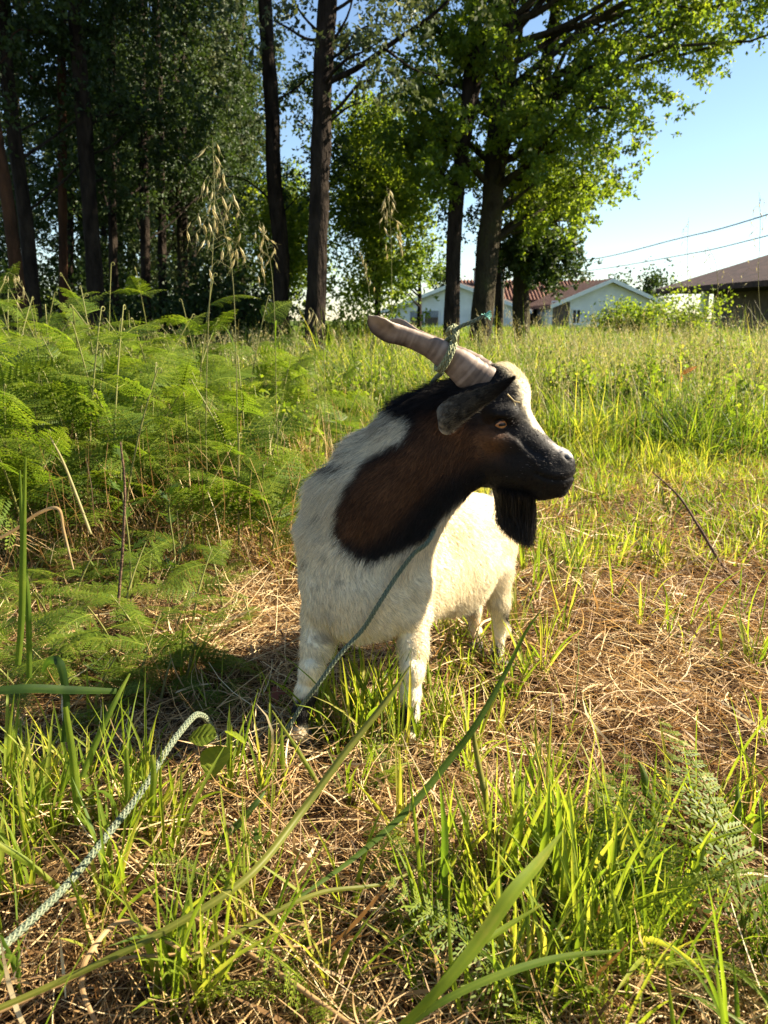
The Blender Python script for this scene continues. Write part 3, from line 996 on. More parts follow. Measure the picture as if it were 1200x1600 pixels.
# green grass of the middle field
g = Geo()
X, Y = scatter(19000, 2.35, 7.5, 0.95)
right = X > 0.15 * Y
short = 1 / (1 + np.exp(-(3.9 + 0.8 * fnoise(X, Y, 1.1, 4) - Y) * 3))
keep = rng.random(len(X)) < np.where(short > 0.5, np.where(X > 0.14 * Y, 0.35, 0.14) + 0.55 * (fnoise(X, Y, 2.5, 8) > 0.52), 0.92)
a = keep & (short > 0.5)
tufts(g, X[a], Y[a], 6, 0.13, 0.0065, 4, 0.66, rad=0.03, vary=.6)
b_ = keep & (short <= 0.5) & (Y < 5.4)
tufts(g, X[b_], Y[b_], 5.5, 0.27, 0.0075, 4, 0.50, rad=0.05, tj=0.2, bend=(0.8, 0.6), lean=(.35, .3), vary=1.0)
c_ = keep & (Y >= 5.4)
tufts(g, X[c_], Y[c_], 5.5, 0.40, 0.0085, 4, 0.48, rad=0.07, tj=0.22, bend=(1.0, 0.7), lean=(.35, .3), vary=1.0)
stuff('meadow_grass', 'bright green meadow grass growing thick behind the goat', g, M['grass'])

g = Geo()
X, Y = scatter(20000, 7.2, 19, 1.0)
tufts(g, X, Y, 3.2, 0.48, 0.014, 3, 0.46, rad=0.09, tj=0.22, bend=(1.0, 0.7), lean=(.35, .3), vary=1.0)
X, Y = scatter(9000, 18, 60, 0.8)
tufts(g, X, Y, 3, 0.45, 0.05, 3, 0.45, rad=0.35, tj=0.2)
stuff('far_grass', 'long grass running back to the trees and houses', g, M['grass'])

# dry golden stems under the bracken and through the tall grass
g = Geo()
X, Y = scatter(15000, 2.4, 11, 1.0)
k = (rng.random(len(X)) < np.where((X < -0.05 * Y) & (Y < 4.6), 0.45, 0.14)) & ~((X > -0.05 * Y) & (Y < 3.8))
X, Y = X[k], Y[k]
n = len(X)
V, F, m = ribbons(np.stack([X, Y, gz(X, Y)], -1), rng.uniform(0, 2 * PI, n), abs(rng.normal(0.12, 0.2, n)), rng.normal(0.5, 0.5, n), rng.uniform(0.15, 0.48, n), rng.uniform(0.002, 0.0045, n) * (0.6 + Y * .12), 5,
                  curl=rng.normal(0, .5, n), roll=rng.normal(0, .7, n), prof='stem')
g.add(V, F, np.repeat(np.clip(rng.normal(0.62, 0.2, n), 0, 1), m))
# leaning bent stalks at the foot of the bracken
n = 2600
X = -rng.uniform(0.0, 0.55, n) * 3.0 + 0.25; Y = rng.uniform(2.2, 3.2, n)
V, F, m = ribbons(np.stack([X, Y, gz(X, Y)], -1), rng.uniform(0, 2 * PI, n), abs(rng.normal(0.8, 0.5, n)), rng.normal(0.4, 0.7, n), rng.uniform(0.15, 0.5, n), rng.uniform(0.002, 0.0045, n), 5,
                  curl=rng.normal(0, .7, n), roll=rng.normal(0, .7, n), prof='stem')
V[:, 2] = np.maximum(V[:, 2], gz(V[:, 0], V[:, 1]) + 0.002)
g.add(V, F, np.repeat(np.clip(rng.normal(0.5, 0.22, n), 0, 1), m))
stuff('dry_stems', 'dry golden grass stems standing under the bracken and through the meadow', g, M['straw'])


# seed heads of the tall grass: thin stalks with drooping spikelets
def panicles(n, y0, y1, hmin, hmax, xf=None, size=0.016):
    g = Geo()
    X, Y = scatter(n, y0, y1, 0.9)
    if xf is not None:
        k = xf(X, Y)
        X, Y = X[k], Y[k]
    n = len(X)
    L = rng.uniform(hmin, hmax, n)
    hd = rng.uniform(0, 2 * PI, n)
    lean = abs(rng.normal(0.1, 0.12, n)); bend = rng.uniform(0.1, 0.7, n)
    V, F, m = ribbons(np.stack([X, Y, gz(X, Y)], -1), hd, lean, bend, L, np.full(n, 0.0022) * (0.7 + 0.1 * Y), 6, roll=rng.uniform(-1, 1, n), prof='stem')
    g.add(V, F, np.repeat(np.clip(rng.normal(0.4, 0.2, n), 0, 1), m))
    P = V.reshape(n, 7, 2, 3).mean(2)
    q = 11
    u = rng.uniform(4.1, 5.99, (n, q))
    i = u.astype(int); f = (u - i)[..., None]
    A = P[np.arange(n)[:, None], i] * (1 - f) + P[np.arange(n)[:, None], i + 1] * f
    off = rng.normal(size=(n, q, 3)) * np.array((0.022, 0.022, 0.008)); off[..., 2] -= 0.012
    C = (A + off).reshape(-1, 3)
    sz = np.repeat(size * (0.6 + 0.12 * Y), q) * rng.uniform(0.7, 1.3, n * q)
    d = norm(rng.normal(size=C.shape) * 0.45 + np.array((0, 0, -1.0)))
    s = norm(np.cross(d, rng.normal(size=C.shape)))
    w = sz[:, None] * 0.13
    VV = np.stack([C, C + d * sz[:, None] * .4 + s * w, C + d * sz[:, None], C + d * sz[:, None] * .4 - s * w], 1).reshape(-1, 3)
    g.add(VV, np.arange(len(VV)).reshape(-1, 4), np.repeat(np.clip(rng.normal(0.42, 0.25, n * q), 0, 1), 4))
    return g


g = panicles(5200, 4.0, 12, 0.40, 0.82, lambda x, y: (rng.random(len(x)) < np.clip(0.35 + 0.5 * (x > 0.12 * y) + 1.2 * (fnoise(x, y, 1.6, 41) - 0.5), 0, 1)))
g2_ = panicles(1500, 3.6, 9, 0.70, 0.98, lambda x, y: (x > 0.16 * y) & (fnoise(x, y, 1.2, 17) > 0.45) & (y > 4.2), 0.013)
g.add(np.vstack(g2_.V), np.vstack(g2_.F), np.concatenate(g2_.T))
stuff('seeding_grass', 'pale seed heads swaying above the tall grass of the field', g, M['oat'])

# ------------------------------------------------------------------ the goat
def ball(px, py, Y, r):
    return (PX(px, py, Y), r * tscale(px, py, Y) / 1200)


def chain(pts):
    b = [ball(*p) for p in pts]
    return [(b[i][0], b[i + 1][0], b[i][1], b[i + 1][1]) for i in range(len(b) - 1)] if len(b) > 1 else [(b[0][0], b[0][0], b[0][1], b[0][1])]


LAT = np.array((0.0, 1.0, 0.0))
BODY, NECK, HEAD = [], [], []


def put(lst, pts, k=0.03, lat=None, sc=1.0):
    for c in chain(pts):
        lst.append((*c, k, lat, sc))


BL = norm(np.array((0.77, -0.64, 0)))      # across the body
# trunk
put(BODY, [(568, 868, 1.41, 85), (668, 850, 1.56, 84), (738, 842, 1.69, 70)], 0.03, BL, 0.93)
put(BODY, [(566, 915, 1.375, 78), (640, 905, 1.46, 64), (704, 888, 1.58, 66), (742, 870, 1.68, 52)], 0.03)
put(BODY, [(556, 955, 1.355, 44), (590, 952, 1.36, 42)], 0.025)
put(BODY, [(520, 850, 1.40, 46), (511, 905, 1.38, 38)], 0.03)
# near shoulder blade and upper arm stand proud of the ribs
put(BODY, [(630, 850, 1.385, 30), (646, 910, 1.355, 24), (640, 960, 1.35, 22)], 0.022)
put(BODY, [(520, 900, 1.355, 28), (505, 950, 1.345, 24)], 0.022)
# near-side thigh and leg
put(BODY, [(757, 846, 1.66, 46), (768, 892, 1.63, 32), (779, 938, 1.63, 14), (782, 980, 1.665, 10.5), (777, 1018, 1.64, 7.5), (779, 1046, 1.605, 8)], 0.016)
put(BODY, [(750, 908, 1.62, 14), (770, 912, 1.615, 12)], 0.012)
put(BODY, [(783, 974, 1.67, 10), (790, 984, 1.675, 7.5)], 0.008)
# far thigh and leg
put(BODY, [(735, 866, 1.76, 42), (733, 910, 1.74, 26), (738, 952, 1.74, 12), (743, 988, 1.755, 9), (739, 1022, 1.72, 7), (741, 1040, 1.69, 7.5)], 0.016)
# front legs
put(BODY, [(632, 900, 1.42, 38), (643, 960, 1.385, 24), (646, 1008, 1.35, 17.5), (644, 1048, 1.33, 15.5), (641, 1085, 1.32, 13), (640, 1118, 1.305, 11.5), (641, 1150, 1.285, 13)], 0.018)
put(BODY, [(522, 905, 1.40, 46), (504, 962, 1.375, 29), (496, 1006, 1.345, 20), (487, 1046, 1.33, 15.5), (478, 1085, 1.315, 12), (472, 1115, 1.30, 11), (467, 1146, 1.285, 13)], 0.018)
put(BODY, [(644, 1044, 1.318, 14), (644, 1058, 1.316, 13)], 0.006)
put(BODY, [(488, 1042, 1.318, 14), (485, 1056, 1.316, 13)], 0.006)
# tail
put(BODY, [(775, 795, 1.80, 22), (790, 770, 1.84, 14), (796, 745, 1.85, 8)], 0.02)
# neck: crest, middle and throat
put(NECK, [(712, 638, 1.385, 38), (648, 668, 1.40, 38), (586, 722, 1.42, 42), (543, 785, 1.42, 50), (522, 850, 1.41, 50)], 0.03, LAT, 0.9)
put(NECK, [(712, 676, 1.375, 62), (650, 728, 1.38, 72), (596, 790, 1.385, 82), (572, 850, 1.385, 84)], 0.03, LAT, 0.85)
put(NECK, [(728, 722, 1.37, 42), (676, 752, 1.375, 44), (636, 798, 1.375, 50), (612, 850, 1.375, 60)], 0.03, LAT, 0.85)
# head
put(HEAD, [(757, 630, 1.375, 55), (775, 626, 1.372, 52)], 0.02, LAT, 0.86)
put(HEAD, [(805, 680, 1.363, 39), (852, 727, 1.345, 29), (867, 737, 1.34, 26)], 0.024, LAT, 0.86)
put(HEAD, [(745, 700, 1.375, 54), (800, 722, 1.362, 42), (850, 748, 1.348, 25)], 0.022, LAT, 0.80)
put(HEAD, [(864, 742, 1.342, 27), (874, 745, 1.338, 22)], 0.012, LAT, 0.95)
put(HEAD, [(877, 720, 1.338, 19), (880, 724, 1.337, 18)], 0.010, LAT, 0.95)
put(HEAD, [(846, 764, 1.348, 18), (873, 762, 1.341, 15)], 0.010, LAT, 0.95)
put(HEAD, [(784, 594, 1.372, 21), (802, 610, 1.368, 20)], 0.02, LAT, 1.1)
# brows over the eyes, one on either side
for sy in (-1, 1):
    put(HEAD, [(772, 645, 1.372 + sy * 0.042, 17), (796, 648, 1.369 + sy * 0.040, 15)], 0.012)
    put(HEAD, [(770, 684, 1.372 + sy * 0.038, 18), (800, 690, 1.366 + sy * 0.032, 15)], 0.014)


def cone_sdf(P, prim):
    a, b, ra, rb, k, lat, sc = prim
    Q = P
    if lat is not None and sc != 1.0:
        # squash across LAT about the segment
        mid = (a + b) / 2
        d = ((P - mid) @ lat) 
        ab = b - a
        L2 = ab @ ab + 1e-12
        t = np.clip(((P - a) @ ab) / L2, 0, 1)
        c = a + t[..., None] * ab
        off = ((P - c) @ lat)
        Q = P + (off * (1 / sc - 1))[..., None] * lat
        a2, b2 = a, b
    ab = b - a
    L2 = ab @ ab + 1e-12
    t = np.clip(((Q - a) @ ab) / L2, 0, 1)
    return (np.linalg.norm(Q - a - t[..., None] * ab, axis=-1) - (ra + (rb - ra) * t))


def smin(a, b, k):
    h = np.clip(0.5 + 0.5 * (b - a) / k, 0, 1)
    return b + (a - b) * h - k * h * (1 - h)


def field(P, prims):
    D = np.full(P.shape[:-1], 0.5)
    for p in prims:
        D = smin(D, cone_sdf(P, p), p[4])
    return D


HSTEP = 0.0036
ALL = BODY + NECK + HEAD
lo = np.min([np.minimum(p[0] - p[2], p[1] - p[3]) for p in ALL], 0) - 0.03
hi = np.max([np.maximum(p[0] + p[2], p[1] + p[3]) for p in ALL], 0) + 0.03
dims = np.ceil((hi - lo) / HSTEP).astype(int)
D = np.full(dims, 0.5, dtype=np.float32)
ax = [lo[i] + HSTEP * np.arange(dims[i]) for i in range(3)]
for p in ALL:
    a = np.minimum(p[0] - p[2], p[1] - p[3]) - p[4] - 0.012
    b = np.maximum(p[0] + p[2], p[1] + p[3]) + p[4] + 0.012
    i0 = np.clip(((a - lo) / HSTEP).astype(int), 0, dims)
    i1 = np.clip(((b - lo) / HSTEP).astype(int) + 2, 0, dims)
    G = np.stack(np.meshgrid(*[ax[i][i0[i]:i1[i]] for i in range(3)], indexing='ij'), -1)
    sl = tuple(slice(i0[i], i1[i]) for i in range(3))
    D[sl] = smin(D[sl], cone_sdf(G, p), p[4])


def surface_nets(D, lo, h):
    inn = D < 0
    nx, ny, nz = D.shape
    cs = (nx - 1, ny - 1, nz - 1)
    acc = np.zeros(cs + (3,), np.float32)
    cnt = np.zeros(cs, np.float32)
    corners = [(i, j, k) for i in (0, 1) for j in (0, 1) for k in (0, 1)]
    def sub(A, c): return A[c[0]:c[0] + nx - 1, c[1]:c[1] + ny - 1, c[2]:c[2] + nz - 1]
    for c in corners:
        for axx in range(3):
            if c[axx]: continue
            c2 = list(c); c2[axx] = 1
            va, vb = sub(D, c), sub(D, c2)
            cr = (va < 0) != (vb < 0)
            t = np.where(cr, va / np.where(cr, va - vb, 1), 0)
            for q in range(3):
                acc[..., q] += np.where(cr, c[q] + (t if q == axx else 0), 0)
            cnt += cr
    m = cnt > 0
    idx = np.full(cs, -1, np.int64)
    idx[m] = np.arange(m.sum())
    cell = np.argwhere(m)
    V = lo + h * (cell + acc[m] / cnt[m][:, None])
    Fs = []
    for axx in range(3):
        sl0 = [slice(None)] * 3; sl1 = [slice(None)] * 3
        sl0[axx] = slice(0, -1); sl1[axx] = slice(1, None)
        a = inn[tuple(sl0)]; b = inn[tuple(sl1)]
        e = np.argwhere(a != b)
        u, v = [(1, 2), (2, 0), (0, 1)][axx]
        ok = (e[:, u] > 0) & (e[:, v] > 0) & (e[:, u] < D.shape[u] - 1) & (e[:, v] < D.shape[v] - 1)
        e = e[ok]
        fl = inn[e[:, 0], e[:, 1], e[:, 2]]
        def ci(du, dv):
            f = e.copy(); f[:, u] -= du; f[:, v] -= dv
            return idx[f[:, 0], f[:, 1], f[:, 2]]
        q = np.stack([ci(1, 1), ci(0, 1), ci(0, 0), ci(1, 0)], -1)
        q[~fl] = q[~fl][:, ::-1]
        Fs.append(q)
    return V, np.vstack(Fs)


gV, gF = surface_nets(D, lo, HSTEP)
del D


def smooth_mesh(V, F, it, lam=0.5):
    E = np.vstack([F[:, [0, 1]], F[:, [1, 2]], F[:, [2, 3]], F[:, [3, 0]]])
    E = np.vstack([E, E[:, ::-1]])
    deg = np.bincount(E[:, 0], minlength=len(V))[:, None]
    for k in range(it):
        A = np.stack([np.bincount(E[:, 0], weights=V[E[:, 1], q], minlength=len(V)) for q in range(3)], -1) / deg
        V = V + (A - V) * (lam if k % 2 == 0 else -lam * 1.02)
    return V


def normals(V, F):
    n = np.cross(V[F[:, 2]] - V[F[:, 0]], V[F[:, 3]] - V[F[:, 1]])
    N = np.zeros_like(V)
    for k in range(4):
        for q in range(3):
            N[:, q] += np.bincount(F[:, k], weights=n[:, q], minlength=len(V))
    return norm(N)


gV = smooth_mesh(gV, gF, 6)
gN = normals(gV, gF)
dB, dN, dH = field(gV, BODY), field(gV, NECK), field(gV, HEAD)
gx, gy = PROJ(gV)
headw = np.clip((np.minimum(dN, dB) - dH) / 0.01, 0, 1)


def dent(cx, cy, rx, ry, amp, ang=0.0):
    c, s = math.cos(ang), math.sin(ang)
    u = ((gx - cx) * c + (gy - cy) * s) / rx
    v = (-(gx - cx) * s + (gy - cy) * c) / ry
    return amp * np.exp(-(u * u + v * v)) * headw


off = np.zeros(len(gV))
off += dent(783, 662, 14, 11, -0.009, 0.1)              # eye socket
off += dent(783, 650, 15, 4, 0.003, 0.15)              # upper lid
off += dent(785, 672, 12, 3, 0.002, 0.1)               # lower lid
off += dent(886, 714, 7, 3.2, -0.006, 0.9)             # nostril
off += dent(880, 706, 6, 3, 0.0015, 0.9)
mouth = [(900, 743), (884, 750), (868, 751), (850, 747), (838, 740)]
off -= 0.0035 * np.exp(-(seg_dist(mouth, gx, gy, False) / 2.6) ** 2) * headw
off += 0.0018 * np.exp(-(seg_dist([(893, 737), (872, 742), (850, 738)], gx, gy, False) / 6) ** 2) * headw
off -= 0.0025 * np.exp(-(seg_dist([(800, 676), (826, 700), (850, 712)], gx, gy, False) / 6) ** 2) * headw
off -= 0.0025 * np.exp(-(seg_dist([(740, 745), (790, 758), (830, 765)], gx, gy, False) / 10) ** 2) * headw * 0.5
off += 0.003 * np.exp(-(seg_dist([(700, 735), (735, 755), (770, 765)], gx, gy, False) / 8) ** 2) * headw
off += 0.0022 * np.exp(-(seg_dist([(806, 690), (838, 724)], gx, gy, False) / 5) ** 2) * headw
off += 0.002 * n3(gV, 28.0, 1.0) * (1 - headw)         # muscle and lying coat
off += 0.0035 * n3(gV, 11.0, 4.0) * (1 - headw)
gV = gV + gN * off[:, None]
gN = normals(gV, gF)
gx, gy = PROJ(gV)

WHITE = np.array((0.87, 0.755, 0.53))
CREAM = np.array((0.66, 0.55, 0.40))
BLACK = np.array((0.010, 0.0085, 0.008))
BROWN = np.array((0.115, 0.050, 0.020))
DARKP = [(605, 622), (640, 600), (700, 575), (745, 560), (790, 555), (920, 600), (920, 810), (840, 820), (760, 800), (723, 778), (700, 800), (668, 842), (640, 855), (612, 868), (585, 879), (559, 876),
         (535, 856), (522, 830), (527, 794), (549, 752), (572, 718), (602, 697), (632, 688), (644, 662), (636, 648), (618, 640)]
BROWNP = [(612, 712), (640, 694), (668, 650), (700, 640), (730, 668), (770, 672), (790, 690), (775, 712), (730, 722), (690, 742), (655, 780), (625, 812), (590, 835), (560, 850), (538, 838), (528, 815), (545, 768), (575, 726)]
BLAZE = [(775, 545), (860, 560), (860, 640), (856, 676), (838, 668), (824, 652), (817, 632), (812, 608), (800, 588), (782, 572)]
NOSE = [(858, 676), (900, 690), (905, 716), (890, 712), (878, 708), (866, 696)]


def soft(poly, x, y, w):
    return 1 / (1 + np.exp(-np.where(inside(poly, x, y), 1, -1) * seg_dist(poly, x, y) / w))


def coat(V, jit=0.0):
    """coat colour at points on the goat"""
    x, y = PROJ(V)
    x = x + 4.0 * n3(V, 60, 1) + 2.5 * n3(V, 190, 2) + jit
    y = y + 4.0 * n3(V, 60, 5) + 2.5 * n3(V, 190, 7) - jit * (y > 700)
    db, dn, dh = field(V, BODY), field(V, NECK), field(V, HEAD)
    nh = np.minimum(dn, dh)
    isn = (nh < db + 0.012) & (V[:, 1] < 1.50)
    c = np.tile(WHITE, (len(V), 1)) * (1 + 0.06 * n3(V, 9, 3))[:, None]
    z = V[:, 2]
    def mix(c, col, w):
        w = np.clip(w, 0, 1)[:, None]
        return c * (1 - w) + col * w
    dark = soft(DARKP, x, y, 1.6) * isn
    c = mix(c, BLACK, dark)
    br = soft(BROWNP, x, y, 6.0) * isn
    c = mix(c, BROWN * (1 + 0.25 * n3(V, 30, 9))[:, None], br * dark)
    hd = (dh < dn + 0.03)
    c = mix(c, WHITE, soft(BLAZE, x, y, 1.8) * hd * (V[:, 1] > 1.2))
    c = mix(c, np.array((0.5, 0.46, 0.42)), soft(NOSE, x, y, 2.0) * hd * 0.85)
    front = V[:, 1] < 1.50
    for (sx, sy, rx, ry, a) in [(524, 726, 20, 7, 0.8), (540, 700, 8, 4, .5), (530, 905, 3, 9, 0.7), (515, 970, 3, 5, .8), (506, 958, 3, 6, .5), (478, 880, 7, 5, 0.6), (505, 800, 5, 5, 0.5), (608, 655, 9, 5, 0.6), (596, 668, 8, 4, .5), (508, 870, 4, 8, .5),
                                (655, 838, 8, 6, .8), (498, 842, 3, 8, .35), (640, 880, 3, 4, .3)]:
        q = ((x - sx) / rx) ** 2 + ((y - sy) / ry) ** 2
        c = mix(c, BLACK * 2, a * np.exp(-q * q) * front)
    for (sx, sy, rx, ry, a) in [(506, 995, 16, 9, .6), (604, 1004, 16, 10, .55), (600, 1012, 8, 6, .5)]:
        c = mix(c, np.array((0.40, 0.26, 0.13)), a * np.exp(-(((x - sx) / rx) ** 2 + ((y - sy) / ry) ** 2)) * front)
    # dark pasterns
    leg = db < 0.03
    lf = (x < 520) & front
    c = mix(c, BLACK * 1.5, 1.0 / (1 + np.exp(-(38 - abs(y - 1112 + (x - 470) * 0.45) * 1.6) / 3)) * lf * (y > 1080))
    c = mix(c, WHITE * .7, (lf & (y > 1136)) * 0.8)
    rf = (x > 600) & (V[:, 1] < 1.40)
    c = mix(c, BLACK * 1.5, 1.0 / (1 + np.exp(-(30 - abs(y - 1120) * 1.3) / 3)) * rf * (x < 650) * (y > 1088))
    hb = V[:, 1] > 1.56
    c = mix(c, BLACK * 1.5, hb * (np.exp(-(((x - 796) / 8) ** 2 + ((y - 965) / 11) ** 2)) * 1.6 + np.exp(-(((x - 777) / 7) ** 2 + ((y - 1022) / 15) ** 2)) * 1.8))
    c = mix(c, BLACK * 1.5, hb * np.exp(-(((x - 738) / 9) ** 2 + ((y - 955) / 8) ** 2)))
    return np.clip(c, 0.004, 0.9)


def coat_mat(name, attr, rough=0.6, bump=True):
    m, nt, b, out = nodes(name)
    L = nt.links.new
    at = nt.nodes.new('ShaderNodeAttribute'); at.attribute_name = attr
    L(at.outputs['Color'], b.inputs['Base Color'])
    b.inputs['Roughness'].default_value = rough
    b.inputs['Specular IOR Level'].default_value = 0.14
    if bump:
        tc = nt.nodes.new('ShaderNodeTexCoord')
        nz = nt.nodes.new('ShaderNodeTexNoise'); nz.inputs['Scale'].default_value = 260; nz.inputs['Detail'].default_value = 4
        mp = nt.nodes.new('ShaderNodeMapping'); mp.inputs['Scale'].default_value = (1, 1, 0.25)
        L(tc.outputs['Object'], mp.inputs[0]); L(mp.outputs[0], nz.inputs['Vector'])
        bp = nt.nodes.new('ShaderNodeBump'); bp.inputs['Strength'].default_value = 0.35; bp.inputs['Distance'].default_value = 0.002
        L(nz.outputs[0], bp.inputs['Height']); L(bp.outputs[0], b.inputs['Normal'])
    return m


M['coat'] = coat_mat('goat_skin', 'coat')
M['hair'] = coat_mat('goat_hair', 'coat', 0.42, False)
goat = thing('goat', 'black, brown and white horned goat standing in the grass, head turned to one side', 'goat', (0, 0, 0))
gcol = coat(gV)
body = obj('body', mesh_np('goat_body', gV, gF, True, {'coat': gcol}), M['coat'], goat)

# --- hair
bv = BVHTree.FromPolygons([tuple(v) for v in gV.astype(float)], [tuple(int(i) for i in f) for f in gF])
camP = Vector((0, 0, CAM_H))


def hit(px, py):
    d = Vector(PX(px, py, 1.0)) - camP
    d.normalize()
    h = bv.ray_cast(camP, d)
    return h[0], h[1]


fa = np.linalg.norm(np.cross(gV[gF[:, 2]] - gV[gF[:, 0]], gV[gF[:, 3]] - gV[gF[:, 1]]), axis=1)


def hair_field(P, N):
    """lie of the coat"""
    db, dn, dh = field(P, BODY), field(P, NECK), field(P, HEAD)
    bodydir = norm(np.array((0.50, 0.62, -0.75)))
    neckdir = norm(np.array((-0.62, 0.05, -0.85)))
    headdir = norm(np.array((-0.75, 0.05, 0.35)))
    wn_ = np.clip((db - dn) / 0.03 + 0.5, 0, 1)[:, None]
    wh_ = np.clip((dn - dh) / 0.03 + 0.5, 0, 1)[:, None] * (dh < db + 0.01)[:, None]
    d = bodydir * (1 - wn_) + neckdir * wn_
    d = d * (1 - wh_) + headdir * wh_
    leg = np.clip((0.20 - P[:, 2]) / 0.06, 0, 1)[:, None]
    d = d * (1 - leg) + np.array((0.05, 0.1, -1.0)) * leg
    sw = np.stack([n3(P, 14, 1), n3(P, 14, 5), n3(P, 14, 8)], -1)
    d = d + sw * 0.35 * (1 - wh_ * .7)
    d = d - N * np.sum(d * N, 1, keepdims=True)
    return norm(d), wn_[:, 0], wh_[:, 0], leg[:, 0]


def make_fur(n):
    f = rng.choice(len(gF), n, p=fa / fa.sum())
    u, v = rng.random(n)[:, None], rng.random(n)[:, None]
    q = gF[f]
    P = (gV[q[:, 0]] * (1 - u) + gV[q[:, 1]] * u) * (1 - v) + (gV[q[:, 3]] * (1 - u) + gV[q[:, 2]] * u) * v
    N = norm((gN[q[:, 0]] * (1 - u) + gN[q[:, 1]] * u) * (1 - v) + (gN[q[:, 3]] * (1 - u) + gN[q[:, 2]] * u) * v)
    d, wn_, wh_, leg = hair_field(P, N)
    x, y = PROJ(P)
    ln = 0.015 * (1 - wn_) + 0.017 * wn_
    ln = ln * (1 - wh_) + 0.0065 * wh_
    ln = ln * (1 - leg) + 0.009 * leg
    lift = np.full(n, 0.30)
    # crest mane stands and is long
    crest = [(480, 800), (520, 700), (590, 642), (640, 612), (700, 594)]
    cw = np.exp(-(seg_dist(crest, x, y, False) / 30) ** 2) * (P[:, 1] > 1.3)
    ln = ln + 0.028 * cw
    lift = lift + 0.30 * cw
    poll = np.exp(-(((x - 806) / 26) ** 2 + ((y - 580) / 26) ** 2)) * wh_
    ln = ln + 0.010 * poll
    lift = lift + 0.3 * poll
    belly = np.exp(-((P[:, 2] - 0.18) / 0.03) ** 2) * (1 - leg * .6) * (N[:, 2] < 0.1) * (1 - wh_)
    ln = ln + 0.010 * belly
    # keep eye, nostril and lips clear
    clear = (np.hypot((x - 783) / 15, (y - 662) / 12) < 1) | (np.hypot((x - 887) / 8, (y - 714) / 6) < 1)
    ok = ~(clear & (wh_ > 0.4)) & (P[:, 2] > 0.03)
    P, N, d, ln, lift = P[ok], N[ok], d[ok], ln[ok], lift[ok]
    n = len(P)
    ln = ln * rng.uniform(0.6, 1.2, n)
    d = norm(d + rng.normal(size=(n, 3)) * 0.16)
    lift = lift * rng.uniform(0.5, 1.7, n)
    up = norm(d + N * lift[:, None])
    K = 4
    s = np.linspace(0, 1, K)
    pts = P[:, None] - N[:, None] * 0.001 + (up[:, None] * s[None, :, None] * (1 - 0.35 * s)[None, :, None] + d[:, None] * (0.35 * s * s)[None, :, None] - np.array((0, 0, 1)) * (0.10 * s * s)[None, :, None]) * ln[:, None, None]
    c = coat(P, rng.normal(size=n) * 2.8) * rng.uniform(0.5, 1.15, n)[:, None]
    cx, cy = PROJ(P)
    muz = np.exp(-(((cx - 858) / 32) ** 2 + ((cy - 712) / 26) ** 2)) + 0.5 * np.exp(-(((cx - 800) / 16) ** 2 + ((cy - 655) / 22) ** 2))
    dkf = (c.sum(1) < 0.25)
    c[dkf] = c[dkf] * (0.5 + 1.9 * rng.random(dkf.sum()) ** 2.2)[:, None]
    gw = np.exp(-(seg_dist([(520, 715), (560, 680), (610, 655)], cx, cy, False) / 26) ** 2)
    dk = (rng.random(n) < 0.16 * gw)
    c[dk] = c[dk] * 0.18
    gr = rng.random(n) < 0.16 * muz  # scattered pale hairs paint the muzzle's grey sheen into the hair colour
    c[gr] = np.array((0.32, 0.28, 0.25)) * rng.uniform(0.4, 1.2, gr.sum())[:, None]
    return pts, c, n, K


def curves(name, pts, cols, r0, r1, mat, parent):
    n, K = pts.shape[:2]
    hc = bpy.data.hair_curves.new(name)
    hc.add_curves([K] * n)
    hc.attributes['position'].data.foreach_set('vector', np.ascontiguousarray(pts, np.float32).ravel())
    ra = hc.attributes.new('radius', 'FLOAT', 'POINT') if 'radius' not in hc.attributes else hc.attributes['radius']
    rr = np.tile(np.linspace(r0, r1, K), n).astype(np.float32)
    ra.data.foreach_set('value', rr)
    ca = hc.attributes.new('coat', 'FLOAT_COLOR', 'CURVE')
    ca.data.foreach_set('color', np.hstack([np.clip(cols, 0, 1), np.ones((n, 1))]).astype(np.float32).ravel())
    hc.materials.append(mat)
    o = bpy.data.objects.new(name, hc)
    COL.objects.link(o)
    o.parent = parent
    o['kind'] = 'stuff'
    return o


pts, c, n, K = make_fur(260000)
curves('fur', pts, c, 0.00034, 0.00007, M['hair'], goat)

# beard
def beard():
    n = 9000
    root = [(772, 772), (790, 776), (812, 780), (832, 783)]
    tipx = lambda u: 798 + 30 * u
    u = rng.random(n)
    R0 = np.array([PX(x, y, 1.362) for x, y in root])
    a = np.array([R0[0] * (1 - t) + R0[-1] * t for t in u])
    a = a + rng.normal(size=(n, 3)) * np.array((0.002, 0.012, 0.004)) + np.array((0, 0, 0.010))
    w = rng.random(n)
    tx = 782 + 46 * u + rng.normal(size=n) * 5
    ty = 812 + 46 * np.sqrt(np.clip(u, 0, 1)) * rng.uniform(0.2, 1.05, n)
    b = np.array([PX(x, y, 1.362) for x, y in zip(tx, ty)]) + rng.normal(size=(n, 3)) * np.array((0, 0.008, 0))
    K = 6
    s = np.linspace(0, 1, K)[None, :, None]
    mid = (a + b) / 2 + np.array((0.004, 0, 0)) + rng.normal(size=(n, 3)) * 0.002
    P = a[:, None] * (1 - s) ** 2 + mid[:, None] * 2 * s * (1 - s) + b[:, None] * s ** 2
    return curves('beard', P, np.tile(BLACK * 1.3, (n, 1)) * rng.uniform(.7, 1.6, n)[:, None], 0.00035, 0.0001, M['hair'], goat)


beard()
